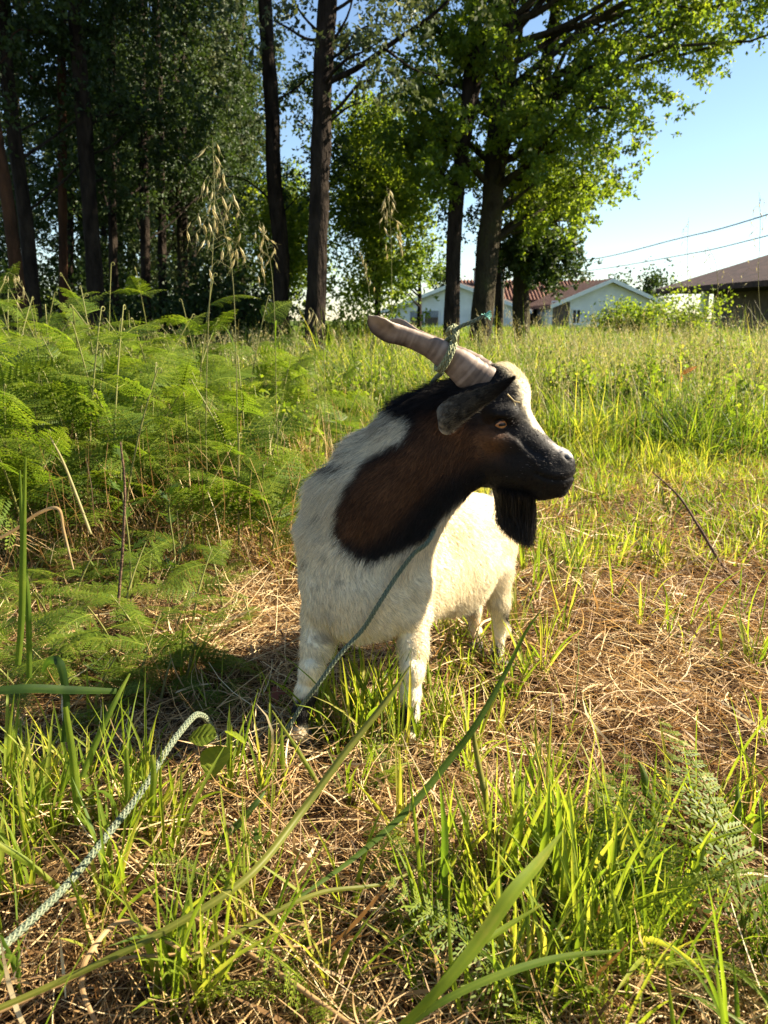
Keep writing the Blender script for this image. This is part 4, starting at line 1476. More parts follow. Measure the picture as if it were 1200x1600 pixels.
# a solid core under the beard keeps it dense
P = [PX(795, 770, 1.362), PX(800, 800, 1.362), PX(812, 828, 1.362), PX(820, 846, 1.362)]
M['black_hair'] = surf('black_hair', (0.007, 0.006, 0.006), (0.014, 0.012, 0.011), 200, 0.7)
tv = tube(spline(P, 10), np.interp(np.linspace(0, 1, 10), [0, 0.4, 1], [0.026, 0.017, 0.003]), 12, flat=0.5)
obj('beard_core', mesh_np('beard_core', *tv), M['black_hair'], goat)

# horns
def horn_mat():
    m, nt, b, out = nodes('horn')
    L = nt.links.new
    at = nt.nodes.new('ShaderNodeAttribute'); at.attribute_name = 'tint'
    tc = nt.nodes.new('ShaderNodeTexCoord')
    nz = nt.nodes.new('ShaderNodeTexNoise'); nz.inputs['Scale'].default_value = 60; nz.inputs['Detail'].default_value = 8
    L(tc.outputs['Object'], nz.inputs['Vector'])
    ad = nt.nodes.new('ShaderNodeMath'); ad.operation = 'MULTIPLY_ADD'
    L(nz.outputs[0], ad.inputs[0]); ad.inputs[1].default_value = 0.5; L(at.outputs['Fac'], ad.inputs[2])
    r = ramp(nt, [(0.2, (0.05, 0.032, 0.024)), (0.5, (0.19, 0.135, 0.10)), (0.75, (0.34, 0.26, 0.20)), (1.0, (0.46, 0.37, 0.30))])
    L(ad.outputs[0], r.inputs[0]); L(r.outputs[0], b.inputs['Base Color'])
    b.inputs['Roughness'].default_value = 0.55
    b.inputs['Specular IOR Level'].default_value = 0.4
    bp = nt.nodes.new('ShaderNodeBump'); bp.inputs['Strength'].default_value = 0.4; bp.inputs['Distance'].default_value = 0.002
    L(nz.outputs[0], bp.inputs['Height']); L(bp.outputs[0], b.inputs['Normal'])
    return m


M['horn'] = horn_mat()


def horn(stations, thick, parent, lift=0.0):
    """stations (px, py, Y, half height px); the blade-like horn of a billy goat, flattened across, rolled open at its tip"""
    C = np.array([PX(x, y, Y) for x, y, Y, h in stations])
    H = np.array([h * tscale(x, y, Y) / 1200 for x, y, Y, h in stations])
    n = 90
    P = spline(C, n)
    s = np.linspace(0, 1, n)
    H = np.interp(s, np.linspace(0, 1, len(H)), H)
    T = norm(np.gradient(P, axis=0))
    W = norm(np.cross(T, np.array((0, 1.0, 0))))          # across the blade, in the picture plane
    W = W * np.sign(W[:, 2:3])
    tw = np.interp(s, [0, 0.6, 1], [0.0, 0.15, 0.75])     # twist outward near the tip
    Nn = norm(np.cross(W, T))
    sg = -1 if True else 1
    W2 = W * np.cos(tw)[:, None] + Nn * np.sin(tw)[:, None]
    N2 = norm(np.cross(W2, T))
    sides = 28
    a = np.linspace(0, 2 * PI, sides, endpoint=False)
    ca, sa = np.cos(a), np.sin(a)
    # lobed section: keel in front, rounder behind
    prof_w = ca
    th = thick * (0.75 + 0.25 * ca)
    rg = 0.009 * np.sin(s * 310 + 7 * np.sin(s * 17)) + 0.010 * np.sin(s * 170 + 5 * np.sin(s * 13)) + 0.013 * np.sin(s * 83 + 4 * np.sin(s * 9)) + 0.012 * np.sin(s * 37 + 2)
    ring = 1 + rg[:, None] * np.clip((0.8 - s) * 2.5, 0.1, 1)[:, None] * (1 + 0.5 * np.sin(3 * a + 1)[None])
    scoop = np.interp(s, [0, 0.55, 0.85, 1], [0, 0.05, 0.55, 0.35])
    V = P[:, None] + W2[:, None] * (H[:, None] * prof_w[None] * ring)[..., None] + N2[:, None] * (H[:, None] * th[None] * sa[None] * ring * np.interp(s, [0, .7, 1], [1, .75, .45])[:, None])[..., None]
    V[..., 1] -= (H[:, None] * scoop[:, None] * (ca ** 2 - 0.5)[None])
    V = V.reshape(-1, 3)
    i = np.arange(n - 1)[:, None] * sides
    j = np.arange(sides)[None]
    k = (j + 1) % sides
    F = np.stack([i + j, i + k, i + sides + k, i + sides + j], -1).reshape(-1, 4)
    V = np.vstack([V, P[-1] + T[-1] * 0.004])
    j = np.arange(0, sides, 2); e = (n - 1) * sides
    F = np.vstack([F, np.stack([np.full(len(j), len(V) - 1), e + j, e + (j + 1) % sides, e + (j + 2) % sides], -1)])
    rows = np.repeat(s, sides)
    tint = 0.34 + 5.5 * np.repeat(rg, sides) * np.clip((0.85 - rows) * 2, 0, 1) + 0.15 * np.clip(rows - 0.7, 0, 1) * 3 - 0.25 * np.clip(0.15 - rows, 0, 1) * 6
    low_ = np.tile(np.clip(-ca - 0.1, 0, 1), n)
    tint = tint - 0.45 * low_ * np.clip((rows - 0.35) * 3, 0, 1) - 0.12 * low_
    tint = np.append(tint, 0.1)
    return obj('horn', mesh_np('horn', V, F, True, {'tint': tint}), M['horn'], parent)


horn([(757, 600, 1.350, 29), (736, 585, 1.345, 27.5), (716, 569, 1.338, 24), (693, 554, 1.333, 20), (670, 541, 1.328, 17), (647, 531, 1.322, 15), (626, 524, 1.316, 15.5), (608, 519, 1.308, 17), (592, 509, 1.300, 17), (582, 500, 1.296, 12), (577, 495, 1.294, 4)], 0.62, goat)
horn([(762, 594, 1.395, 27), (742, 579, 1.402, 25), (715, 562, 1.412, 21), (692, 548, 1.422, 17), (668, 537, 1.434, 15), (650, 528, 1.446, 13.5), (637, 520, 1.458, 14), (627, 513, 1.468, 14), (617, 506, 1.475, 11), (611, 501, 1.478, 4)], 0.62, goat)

# ears
def ear(root, tip, pts_up, pts_dn, side, parent, Yr, Yt, lab=None):
    """leaf-shaped cupped ear; pts_up / pts_dn outline from root to tip in picture points"""
    nu, nv = 26, 11
    U = spline([PX(x, y, Yr + (Yt - Yr) * k / (len(pts_up) - 1)) for k, (x, y) in enumerate(pts_up)], nu)
    Dn = spline([PX(x, y, Yr + (Yt - Yr) * k / (len(pts_dn) - 1)) for k, (x, y) in enumerate(pts_dn)], nu)
    v = np.linspace(0, 1, nv)
    V = U[:, None] * (1 - v)[None, :, None] + Dn[:, None] * v[None, :, None]
    w = np.linalg.norm(U - Dn, axis=1)
    bow = np.sin(PI * v)[None] * w[:, None] * 0.24
    V[..., 1] -= side * bow
    V = V.reshape(-1, 3)
    i = np.arange(nu - 1)[:, None] * nv; j = np.arange(nv - 1)[None]
    a = (i + j).ravel()
    F = np.stack([a, a + 1, a + nv + 1, a + nv], -1)
    su = np.repeat(np.linspace(0, 1, nu), nv)
    n_ = n3(V, 260, 3) + 0.7 * n3(V, 560, 8)
    pale = np.clip((0.80 - su) * 1.8, 0, 1) * np.clip(0.55 + n_ * 0.9, 0.1, 1)
    col = BLACK[None] * 1.6 * (1 - pale[:, None]) + np.array((0.20, 0.165, 0.115)) * pale[:, None]
    vv_ = np.tile(np.linspace(0, 1, nv), nu)
    rim = np.exp(-((vv_ - 1) / 0.09) ** 2) * np.clip((0.75 - su) * 4, 0, 1)
    col = col * (1 - rim[:, None]) + np.array((0.62, 0.54, 0.42)) * rim[:, None]
    o = obj('ear', mesh_np('ear', V, F, True, {'coat': col}), M['coat'], parent)
    md = o.modifiers.new('thickness', 'SOLIDIFY'); md.thickness = 0.004; md.offset = 0
    ms = o.modifiers.new('smooth', 'SUBSURF'); ms.levels = 1; ms.render_levels = 1
    # short hair on the ear
    n = 9000
    f = rng.integers(0, len(F), n)
    uu, vv = rng.random(n)[:, None], rng.random(n)[:, None]
    q = F[f]
    P = (V[q[:, 0]] * (1 - uu) + V[q[:, 1]] * uu) * (1 - vv) + (V[q[:, 3]] * (1 - uu) + V[q[:, 2]] * uu) * vv
    P = P + np.array((0, -side * 0.002, 0))
    d = norm(PX(*tip, Yt) - PX(*root, Yr)) + rng.normal(size=(n, 3)) * 0.25 + np.array((0, -side * 0.22, 0))
    s = np.linspace(0, 1, 3)[None, :, None]
    PP = P[:, None] + d[:, None] * s * (rng.uniform(0.003, 0.008, n))[:, None, None]
    spk = rng.random(n) < 0.25
    cc = col[q[:, 0]] * rng.uniform(.6, 1.3, n)[:, None]
    cc[spk] *= 0.3
    h = curves('ear_hair', PP, cc, 0.0003, 0.0001, M['hair'], o)
    return o


ear((690, 655), (799, 592), [(689, 655), (683, 640), (694, 627), (712, 617), (735, 611), (757, 604), (775, 599), (790, 594), (799, 591)],
    [(689, 657), (687, 671), (698, 680), (714, 668), (735, 651), (756, 635), (772, 622), (787, 607), (799, 593)], 1, goat, 1.318, 1.262)
ear((720, 650), (790, 560), [(705, 632), (715, 622), (733, 614), (750, 608), (765, 604), (776, 600), (783, 596), (787, 592)],
    [(708, 650), (722, 658), (740, 648), (756, 636), (768, 622), (778, 610), (784, 600), (788, 593)], -1, goat, 1.445, 1.50)

# eyes
M['iris'] = surf('iris', (0.42, 0.14, 0.04), (0.62, 0.27, 0.09), 300, 0.12, spec=0.5)
M['black_gloss'] = surf('black_gloss', (0.003, 0.003, 0.003), (0.006, 0.005, 0.005), 100, 0.3, spec=0.3)
M['eye_rim'] = surf('eye_rim', (0.012, 0.009, 0.008), (0.02, 0.015, 0.012), 100, 0.5)


def uvsphere(c, r, nu=24, nv=14):
    u = np.linspace(0, 2 * PI, nu, endpoint=False); v = np.linspace(0.06, PI - 0.06, nv)
    V = np.array([(math.sin(b) * math.cos(a), math.sin(b) * math.sin(a), math.cos(b)) for b in v for a in u]) * r + c
    i = np.arange(nv - 1)[:, None] * nu; j = np.arange(nu)[None]; k = (j + 1) % nu
    F = np.stack([i + j, i + nu + j, i + nu + k, i + k], -1).reshape(-1, 4)
    return V, F


def eye(center, nrm):
    nrm = norm(nrm)
    c = center - nrm * 0.0078
    r = 0.0142
    e = obj('eye', mesh_np('eye', *uvsphere(c, r)), M['iris'], goat)
    # horizontal slot pupil: a thin curved patch lying on the ball
    fw = norm(np.cross(nrm, np.array((0, 0, 1.0))))
    fw = norm(fw + np.array((0, 0, -0.12)))
    up = np.cross(fw, nrm)
    up = up * np.sign(up[2])
    g = []
    for a in np.linspace(-0.46, 0.46, 9):
        for b in np.linspace(-0.17, 0.17, 5):
            bb = b * (1 - 0.25 * abs(a / .46) ** 4)
            g.append(c + (nrm * math.cos(a) * math.cos(bb) + fw * math.sin(a) + up * math.sin(bb)) * (r + 0.0003))
    a = (np.arange(8)[:, None] * 5 + np.arange(4)[None]).ravel()
    obj('pupil', mesh_np('pupil', np.array(g), np.stack([a, a + 1, a + 6, a + 5], -1)), M['black_gloss'], e)
    # lids: two arcs of dark skin
    for sgn, hgt in ((1, 0.0078), (-1, -0.0084)):
        pp = []
        for t in np.linspace(-1, 1, 13):
            x = t * 0.0140
            y = hgt * (1 - t * t) + 0.0005
            dd = math.sqrt(max(0, (r + .0008) ** 2 - x * x - y * y)) if x * x + y * y < (r + .0008) ** 2 else 0
            pp.append(c + fw * x + up * y + nrm * max(dd, 0.0035))
        obj('eyelid', mesh_np('eyelid', *tube(pp, 0.0018 if sgn > 0 else 0.0013, 8)), M['eye_rim'], e)
    return e


h, nn = hit(783, 663)
eye(np.array(h) + np.array((0, -0.001, 0)), np.array((0.18, -1.0, 0.02)))
far = np.array(h); far[1] = 2 * 1.371 - far[1]
eye(far, np.array((0.18, 1.0, 0.02)))

# hooves
M['hoof'] = surf('hoof', (0.03, 0.024, 0.02), (0.09, 0.07, 0.055), 60, 0.6, 0.3)
for px, py, Y, r in [(467, 1158, 1.285, 17), (641, 1163, 1.285, 17), (781, 1056, 1.60, 11.5), (742, 1048, 1.685, 10.5)]:
    c = PX(px, py, Y)
    rr = r * tscale(px, py, Y) / 1200 * 1.05
    for s in (-1, 1):
        ox = s * rr * 0.5
        z0 = float(gz(c[0], c[1])) + 0.002
        P = np.array([(c[0] + ox, c[1] - 0.004, z0), (c[0] + ox, c[1], z0 + 0.012), (c[0] + ox * 0.85, c[1] + 0.006, z0 + 0.03)])
        V, F = tube(P, [rr * 0.62, rr * 0.58, rr * 0.45], 12, flat=1.35)
        obj('hoof', mesh_np('hoof', V, F), M['hoof'], goat)

# ------------------------------------------------------------------ bracken and ferns
def frond_mesh(L=0.42, pairs=15, width=0.17, nl=11, droop=0.8, seed=0, simple=False, curlup=0.0, lobe=0.19):
    """feather-shaped fern frond along +X: side leaflets (pinnae) cut into narrow lobes; a bowed mid rib"""
    r = np.random.default_rng(seed)
    g = Geo()
    n = 24
    s = np.linspace(0, 1, n)
    th = 0.15 + curlup - droop * s ** 1.2
    d = np.stack([np.cos(th), 0.12 * np.sin(s * 3 + seed), np.sin(th)], -1)
    P = np.vstack([[0, 0, 0], np.cumsum(d[:-1] * L / (n - 1), 0)])
    g.add(*tube(P, np.linspace(0.0022, 0.0005, n) * (L / 0.42), 4, cap=False), t=0.9)
    T = norm(np.gradient(P, axis=0))
    for i in range(pairs):
        u = 0.06 + 0.92 * (i + 0.5) / pairs
        c = np.array([np.interp(u, s, P[:, k]) for k in range(3)])
        t = norm(np.array([np.interp(u, s, T[:, k]) for k in range(3)]))
        w = width * (1 - u) ** 0.85 * min(1, 0.55 + u * 4) + 0.006
        for sd in (-1, 1):
            side = np.array((0, sd, 0)) + t * (0.38 + 0.15 * r.normal() * .5)
            side = norm(side + np.array((0, 0, -0.10 + 0.12 * r.normal())))
            tv = 0.5 + 0.10 * r.normal() + 0.25 * (u - 0.4)
            m = nl if not simple else 1
            m = max(3, int(m * (w / width) ** 0.8)) if not simple else 1
            q = np.linspace(0, 1, m + 2)[:-1]
            Q = c + side * (q[:, None] * w) + np.array((0, 0, -1)) * (q[:, None] ** 2 * w * 0.18)
            nrm = norm(np.cross(t, side)) * sd
            tr = norm(t - side * (t @ side))
            if simple:
                a = c + tr * w * 0.10; b = c - tr * w * 0.10; e = c + side * w
                mid = c + side * w * 0.5
                nz = 5
                pts1 = [a]; 
                V, F = [], []
                qq = np.linspace(0, 1, nz * 2 + 1)
                hw = w * 0.12 * (1 - qq) ** 0.7 * (1 + 0.35 * (np.arange(len(qq)) % 2))
                base_ = c + side * (qq[:, None] * w) - np.array((0, 0, 1)) * (qq[:, None] ** 2 * w * .15)
                V = np.stack([base_ - tr * hw[:, None], base_ + nrm * hw[:, None] * 0.15, base_ + tr * hw[:, None]], 1).reshape(-1, 3)
                k = (np.arange(len(qq) - 1) * 3)[:, None] + np.arange(2)[None]
                k = k.ravel()
                g.add(V, np.stack([k, k + 1, k + 4, k + 3], -1), tv)
            else:
                ll = w * lobe * (1 - q) ** 0.5 + 0.003
                lw = w / (m + 1) * 0.43
                for e in (-1, 1):
                    dd = norm(tr * e + side * 0.28)
                    A = Q - side * lw; B = Q + side * lw
                    tip = Q + dd * ll[:, None] - np.array((0, 0, 1)) * ll[:, None] * 0.12
                    ext = tip - Q
                    V = np.stack([A, A + ext * 0.72, tip + side * lw * 0.4, B + ext * 0.72], 1).reshape(-1, 3)
                    g.add(V, np.arange(len(V)).reshape(-1, 4), tv + 0.06 * e)
                # midrib of the pinna
                V = np.stack([Q[:-1] - tr * 0.0006, Q[:-1] + tr * .0006, Q[1:] + tr * .0005, Q[1:] - tr * .0005], 1).reshape(-1, 3)
                g.add(V, np.arange(len(V)).reshape(-1, 4), 0.9)
    g.T = [np.clip(t + 0.0, 0, 1) for t in g.T]
    return g.mesh('frond')


FR = [frond_mesh(0.42, 13, 0.17, 9, 0.8, 1), frond_mesh(0.42, 12, 0.15, 9, 1.3, 2), frond_mesh(0.42, 14, 0.16, 9, 0.5, 3), frond_mesh(0.42, 12, 0.19, 9, 1.0, 4)]
FRS = [frond_mesh(0.30, 15, 0.085, 7, 0.6, 5, lobe=0.10), frond_mesh(0.30, 17, 0.075, 7, 0.9, 6, lobe=0.11), frond_mesh(0.30, 13, 0.095, 8, 0.4, 8, lobe=0.10)]
FRN = [frond_mesh(0.42, 14, 0.13, 9, 0.7, 11, lobe=0.19), frond_mesh(0.42, 15, 0.12, 9, 1.0, 12, lobe=0.19)]
for m_ in FR + FRS + FRN:
    m_.materials.append(M['fern'])


def stem_mesh(h, lean, az, curl_tip=True, r0=0.0045):
    n = 16
    s = np.linspace(0, 1, n)
    P = np.stack([np.sin(lean) * s * h * (0.6 + 0.6 * s) * math.cos(az), np.sin(lean) * s * h * (0.6 + 0.6 * s) * math.sin(az), s * h * (1 - 0.12 * s * lean)], -1)
    if curl_tip:      # uncurling fiddlehead at the top
        c = P[-1]
        a = np.linspace(0, 1.6 * PI, 8)
        rr = 0.014 * (1 - a / (2.2 * PI))
        hook = c + np.stack([(1 - np.cos(a)) * rr * math.cos(az), (1 - np.cos(a)) * rr * math.sin(az), np.sin(a) * rr], -1)
        P = np.vstack([P, hook[1:]])
    g = Geo()
    g.add(*tube(P, np.linspace(r0, r0 * 0.25, len(P)), 6, cap=False), t=0.55)
    return g.mesh('stem'), P


def bracken(x, y, h, nf, lean, label, group=None, name='bracken', size=1.0, low=False):
    az = rng.uniform(0, 2 * PI)
    r = thing(name, label, 'fern', (x, y, float(gz(x, y))), group)
    me, P = stem_mesh(h, lean, az, curl_tip=not low)
    obj('stem', me, M['fern_stem'], r)
    for k in range(nf):
        f = 0.30 + 0.68 * (k // 2 + 0.5) / max(1, (nf + 1) // 2)
        i = min(15, int(f * 15))
        head = az + PI / 2 + (PI if k % 2 else 0) + rng.normal() * 0.35 + f * 1.3
        s = size * (1.15 - 0.75 * (f - 0.3)) * rng.uniform(0.8, 1.15)
        if k == nf - 1: head = az; 
        obj('frond', (FRN[rng.integers(2)] if low else FR[rng.integers(4)]), None, r, tuple(P[i]), (rng.normal() * 0.35, -rng.uniform(0.1, 0.8) + (0.35 if low else 0), head), s)
    return r


def rosette(x, y, nf, size, label, group=None, pitch=(0.2, 1.0), meshes=None, heads=None, name='fern'):
    r = thing(name, label, 'fern', (x, y, float(gz(x, y))), group)
    for k in range(nf):
        head = (heads[k] if heads else rng.uniform(0, 2 * PI))
        obj('frond', (meshes or FRS)[rng.integers(len(meshes or FRS))], None, r, (0, 0, 0.005), (rng.normal() * 0.3, -rng.uniform(*pitch), head), size * rng.uniform(0.75, 1.2))
    return r


gl = 'bracken plants of the thicket'
k = 0
while k < 125:
    y = rng.uniform(2.35, 5.4) if k > 30 else rng.uniform(2.3, 3.3)
    px = rng.uniform(-190, 560)
    if px > 440 and rng.random() < 0.5: continue
    x = (px - 600) / 1200 * y * 1.03
    lim = np.interp(px, [-200, 0, 100, 230, 330, 400, 480, 560], [1.15, 1.1, 1.04, 1.12, 1.08, 0.88, 0.62, 0.45])
    h = lim * rng.uniform(0.62, 0.98) + 0.05 * (y - 3.8)
    if y < 3.4: h *= rng.uniform(0.55, 0.9)
    bracken(x, y, h, int(rng.integers(5, 9)), rng.uniform(0.05, 0.45), 'bright green bracken plant in the thicket at the edge of the wood', gl, size=rng.uniform(0.6, 0.9))
    k += 1
# the tall ones that stand out against the dark wood
for px, py, Y, lab in [(292, 418, 3.5, 'tallest bracken plant with a curled tip, just left of the oat stalk'), (158, 440, 3.6, 'bracken plant with a coiled tip rising beside the thin red trunk'),
                       (75, 462, 3.5, 'bracken with two coiled tips low against the dark wood, near the leaning trunks'), (-10, 425, 2.6, 'large bracken frond entering at the edge of the picture')]:
    p = PX(px, py, Y)
    bracken(p[0] - 0.03, Y, p[2] - 0.02, 9, 0.12, lab, size=0.75)
for px, py in [(60, 900), (140, 930), (20, 960), (230, 950), (90, 1000), (170, 880), (300, 990), (350, 960), (110, 960), (190, 985), (40, 930), (270, 930), (-60, 940), (-50, 1040), (10, 870)]:
    p = GP(px, py)
    bracken(p[0], p[1], rng.uniform(.12, .24), int(rng.integers(4, 7)), 0.4, 'small young bracken at the foot of the thicket, beside the straw', 'young bracken at the foot of the thicket', size=rng.uniform(.38, .55), low=True)
# lone ferns in the meadow and in the goat's shade
for px, py, s, nf, lab in [(935, 690, 0.9, 4, 'grey green fern in the meadow just beyond the goat nose'), (480, 700, 0.8, 4, 'small bracken close behind the goat neck'), (470, 790, 0.8, 4, 'drooping bracken beside the goat shoulder')]:
    p = GP(px, py + 30)
    bracken(p[0], p[1], 0.22, nf, 0.3, lab, size=s * 0.7, low=True)
for k, (px, py, h, nf, s) in enumerate([(215, 1085, .17, 5, .44), (150, 1100, .13, 5, .42), (290, 1080, .15, 5, .44), (100, 1090, .15, 5, .42), (250, 1110, .10, 4, .36), (40, 1110, .14, 5, .42), (330, 1060, .14, 4, .38), (190, 1050, .20, 5, .45),
                              (395, 990, .10, 5, .34), (350, 1090, .08, 4, .36), (180, 1125, .10, 5, .42), (70, 1060, .18, 6, .46), (230, 1030, .16, 6, .46), (130, 1055, .12, 5, .44), (270, 1010, .12, 5, .42), (20, 1140, .12, 5, .4), (300, 1120, .07, 4, .36), (30, 1040, .16, 5, .4), (110, 1020, .14, 4, .38)]):
    p = GP(px, py)
    bracken(p[0], p[1], h, nf, 0.4, 'dark low bracken growing in the shade beside the goat', 'low bracken in the goat shade', size=s, low=True)
for px, py, nf, s, pitch, lab in [
        (610, 1400, 6, .50, (0.1, .7), 'small toothed fern under the long dark blade, below the goat'),
        (930, 1500, 8, .85, (0.35, 1.2), 'bright upright fern in the tall grass clump low in the picture'),
        (860, 1590, 5, .70, (0.3, 1.0), 'fern with serrated fronds at the very bottom, below the bright grass clump'),
        (1165, 1520, 5, 1.0, (0.4, 1.25), 'yellow green fern cut by the picture edge, low down beside the straw'),
        (500, 1560, 6, .60, (0.2, 1.0), 'dark green fern at the bottom edge between the grass stalks'),
        (600, 1240, 4, .36, (0.4, 1.2), 'tiny fern sprouting beside the grass stalk in front of the hoof'),
        (700, 1390, 4, .45, (0.1, .5), 'fern frond lying flat beside the broad bright blade'),
        (330, 1380, 5, .40, (0.3, 1.2), 'small ferny seedling in the straw near the rope')]:
    p = GP(px, py)
    rosette(p[0], p[1], nf, s, lab, None, pitch)

for px, py, Y, w_, h_, lab in [(905, 575, 5.6, .75, .50, 'dark leafy weed clump in the meadow just past the goat forehead'), (1150, 640, 4.8, .8, .42, 'bushy olive weed clump at the far edge of the meadow, near the orange leaf'),
                           (1010, 590, 5.4, .7, .50, 'tall yellow green weed clump beside the orange leaf'), (560, 570, 6.0, .8, .48, 'soft green weed clump behind the goat horn tip'),
                           (1090, 540, 7.5, 1.0, .62, 'weed clump rising under the porch house'), (850, 540, 8.0, 1.0, .60, 'weed clump below the white house door'), (430, 640, 4.0, .6, .5, 'leafy weed clump between the bracken and the goat back')]:
    shrub(lab, px, Y, w_, h_, 1500, M['grass'], 0.05, None, 0.045)['category'] = 'weed'

# ------------------------------------------------------------------ oats and seeding stalks
def oat(label, pts, Y, n_spk, spk=0.022, r0=0.0016, spread=0.03, start=0.72, group=None, top_droop=True):
    """tall stalk through picture points at depth Y; hanging spikelets along its upper part"""
    W = np.array([PX(x, y, Y) for x, y in pts])
    foot = W[0].copy(); foot[2] = float(gz(foot[0], foot[1]))
    W = np.vstack([foot, W]) if W[0][2] > 0.05 else W
    base = W[0].copy()
    W = W - base
    r = thing('wild_oat', label, 'grass stalk', tuple(base), group)
    P = spline(W, 40)
    g = Geo(); g.add(*tube(P, np.linspace(r0, r0 * 0.35, 40), 6, cap=False), t=0.2)
    obj('stem', g.mesh('stem'), M['oat'], r)
    # one long leaf
    V, F, m = ribbons(np.array([P[14]]), np.array([rng.uniform(0, 6.28)]), np.array([0.5]), np.array([1.6]), np.array([0.22]), np.array([0.006]), 8)
    g = Geo(); g.add(V, F, 0.4); obj('leaf', g.mesh('leaf'), M['grass'], r)
    # spikelet: two papery husks and two awns
    if 'spk' not in M:
        q = Geo()
        for a, w in ((0, 1), (2.1, 1), (4.2, 0.9)):
            dx, dy = math.cos(a) * 0.10, math.sin(a) * 0.10
            tx, ty = -math.sin(a), math.cos(a)
            V = np.array([(0, 0, 0), (dx * .8 + tx * .07, dy * .8 + ty * .07, -0.42), (dx, dy, -1.0), (dx * .8 - tx * .07, dy * .8 - ty * .07, -0.42), (dx * 1.3, dy * 1.3, -0.42)])
            q.add(V, np.array([(0, 1, 2, 4), (0, 4, 2, 3)]), 0.7)
        for a in (0.8, 3.6):
            V = tube([(0, 0, -0.5), (math.cos(a) * .12, math.sin(a) * .12, -1.1), (math.cos(a) * .4, math.sin(a) * .4, -1.6)], [0.02, 0.015, 0.008], 3, cap=False)
            q.add(*V, t=0.35)
        M['spk'] = q.mesh('spikelet')
        M['spk'].materials.append(M['oat'])
    ped = Geo()
    for k in range(n_spk):
        u = start + (1 - start) * (k / n_spk) * 0.98
        i = u * 39; i0 = int(i)
        p = P[i0] * (1 - (i - i0)) + P[min(39, i0 + 1)] * (i - i0)
        a = rng.uniform(0, 2 * PI)
        l = spread * (1.15 - (u - start) / (1 - start)) * rng.uniform(0.5, 1.3) + 0.006
        e = p + np.array((math.cos(a) * l, math.sin(a) * l, l * 0.15 - 0.2 * l))
        ped.add(*tube(np.array([p, p + (e - p) * 0.6 + np.array((0, 0, l * .35)), e]), 0.0004, 3, cap=False), t=0.3)
        obj('spikelet', M['spk'], None, r, tuple(e), (rng.normal() * .35, rng.normal() * .35, rng.uniform(0, 6.28)), spk * rng.uniform(0.75, 1.2))
    obj('branchlet', ped.mesh('branchlets'), M['oat'], r)
    return r


oat('tallest wild oat stalk, rising straight against the dark wood above the bracken', [(322, 700), (325, 520), (332, 400), (335, 310), (332, 215)], 2.6, 26, 0.034, 0.0022, 0.075, 0.62)
oat('arching wild oat stalk leaning beside the tallest one, with hanging husks', [(372, 700), (368, 520), (362, 420), (350, 355), (330, 290)], 2.5, 20, 0.032, 0.0020, 0.065, 0.58)
oat('wild oat stalk with a narrow head in front of the slim curved trunk', [(432, 640), (430, 520), (425, 430), (416, 385), (405, 345)], 2.7, 16, 0.028, 0.0018, 0.035, 0.68)
oat('wild oat nodding over the grass by the thick dark trunk', [(508, 640), (505, 530), (497, 500), (485, 480)], 3.0, 10, 0.028, 0.0018, 0.03, 0.6)
oat('pale drooping oat head hanging in front of the bright bushy tree', [(612, 560), (612, 440), (610, 350), (604, 290)], 3.4, 22, 0.036, 0.0018, 0.035, 0.62)
oat('short oat stalk standing just left of the upright drooping one', [(580, 560), (578, 470), (570, 420), (556, 385)], 3.6, 9, 0.026, 0.0016, 0.03, 0.6)
oat('seed head arching low over the bracken tips beside the coiled frond', [(60, 700), (60, 560), (45, 470), (20, 430), (35, 440)], 3.0, 12, 0.026, 0.0018, 0.03, 0.6)
oat('feathery stalk reaching up to the overhead cables above the dark roof house', [(1188, 560), (1185, 440), (1188, 350), (1186, 300)], 3.3, 16, 0.018, 0.0014, 0.05, 0.5)
oat('thin feathery stalk before the clear sky, second from the picture edge', [(1078, 560), (1075, 450), (1074, 390), (1076, 340)], 4.0, 14, 0.016, 0.0014, 0.05, 0.5)
oat('feathery stalk bending towards the porch house', [(1125, 560), (1122, 460), (1118, 410), (1105, 385)], 3.7, 14, 0.016, 0.0014, 0.05, 0.5)

# ------------------------------------------------------------------ single blades and stalks near the camera
def blade(label, pts, Y, wid, mat='grass', tint=0.6, fold=0.35, name='grass_blade', cat='grass blade', roll=0.0, n=36, ribs=0.04):
    """a blade along picture points with depth per point; widths in picture pixels"""
    if np.isscalar(Y): Y = [Y] * len(pts)
    W = np.array([PX(x, y, d) for (x, y), d in zip(pts, Y)])
    wd = np.interp(np.linspace(0, 1, n), np.linspace(0, 1, len(wid)), wid)
    ts = np.interp(np.linspace(0, 1, n), np.linspace(0, 1, len(pts)), [tscale(x, y, d) for (x, y), d in zip(pts, Y)])
    base = W[0].copy()
    P = spline(W - base, n)
    T = norm(np.gradient(P, axis=0))
    view = norm(P + base - np.array((0, 0, CAM_H)))
    side = norm(np.cross(T, view))
    up = norm(np.cross(side, T))
    side = side * math.cos(roll) + up * math.sin(roll)
    up = norm(np.cross(side, T))
    h = (wd * ts / 1200 / 2)[:, None] / max(0.4, math.cos(roll))
    off = [-1, -0.5, 0, 0.5, 1]
    V = np.stack([P + side * h * o + up * h * abs(o) * fold for o in off], 1).reshape(-1, 3)
    a = ((np.arange(n - 1) * 5)[:, None] + np.arange(4)[None]).ravel()
    g = Geo()
    u = np.repeat(np.linspace(0, 1, n), 5)
    tt = np.clip(tint + 0.05 * np.sin(u * 17) + 0.25 * np.clip(u - .85, 0, 1) * 4 + np.tile([ribs, -ribs, ribs * 1.3, -ribs, ribs], n), 0, 1)
    g.add(V, np.stack([a, a + 1, a + 6, a + 5], -1), tt)
    o = obj(name, g.mesh(name), M[mat], None, tuple(base))
    return tag(o, label, cat)


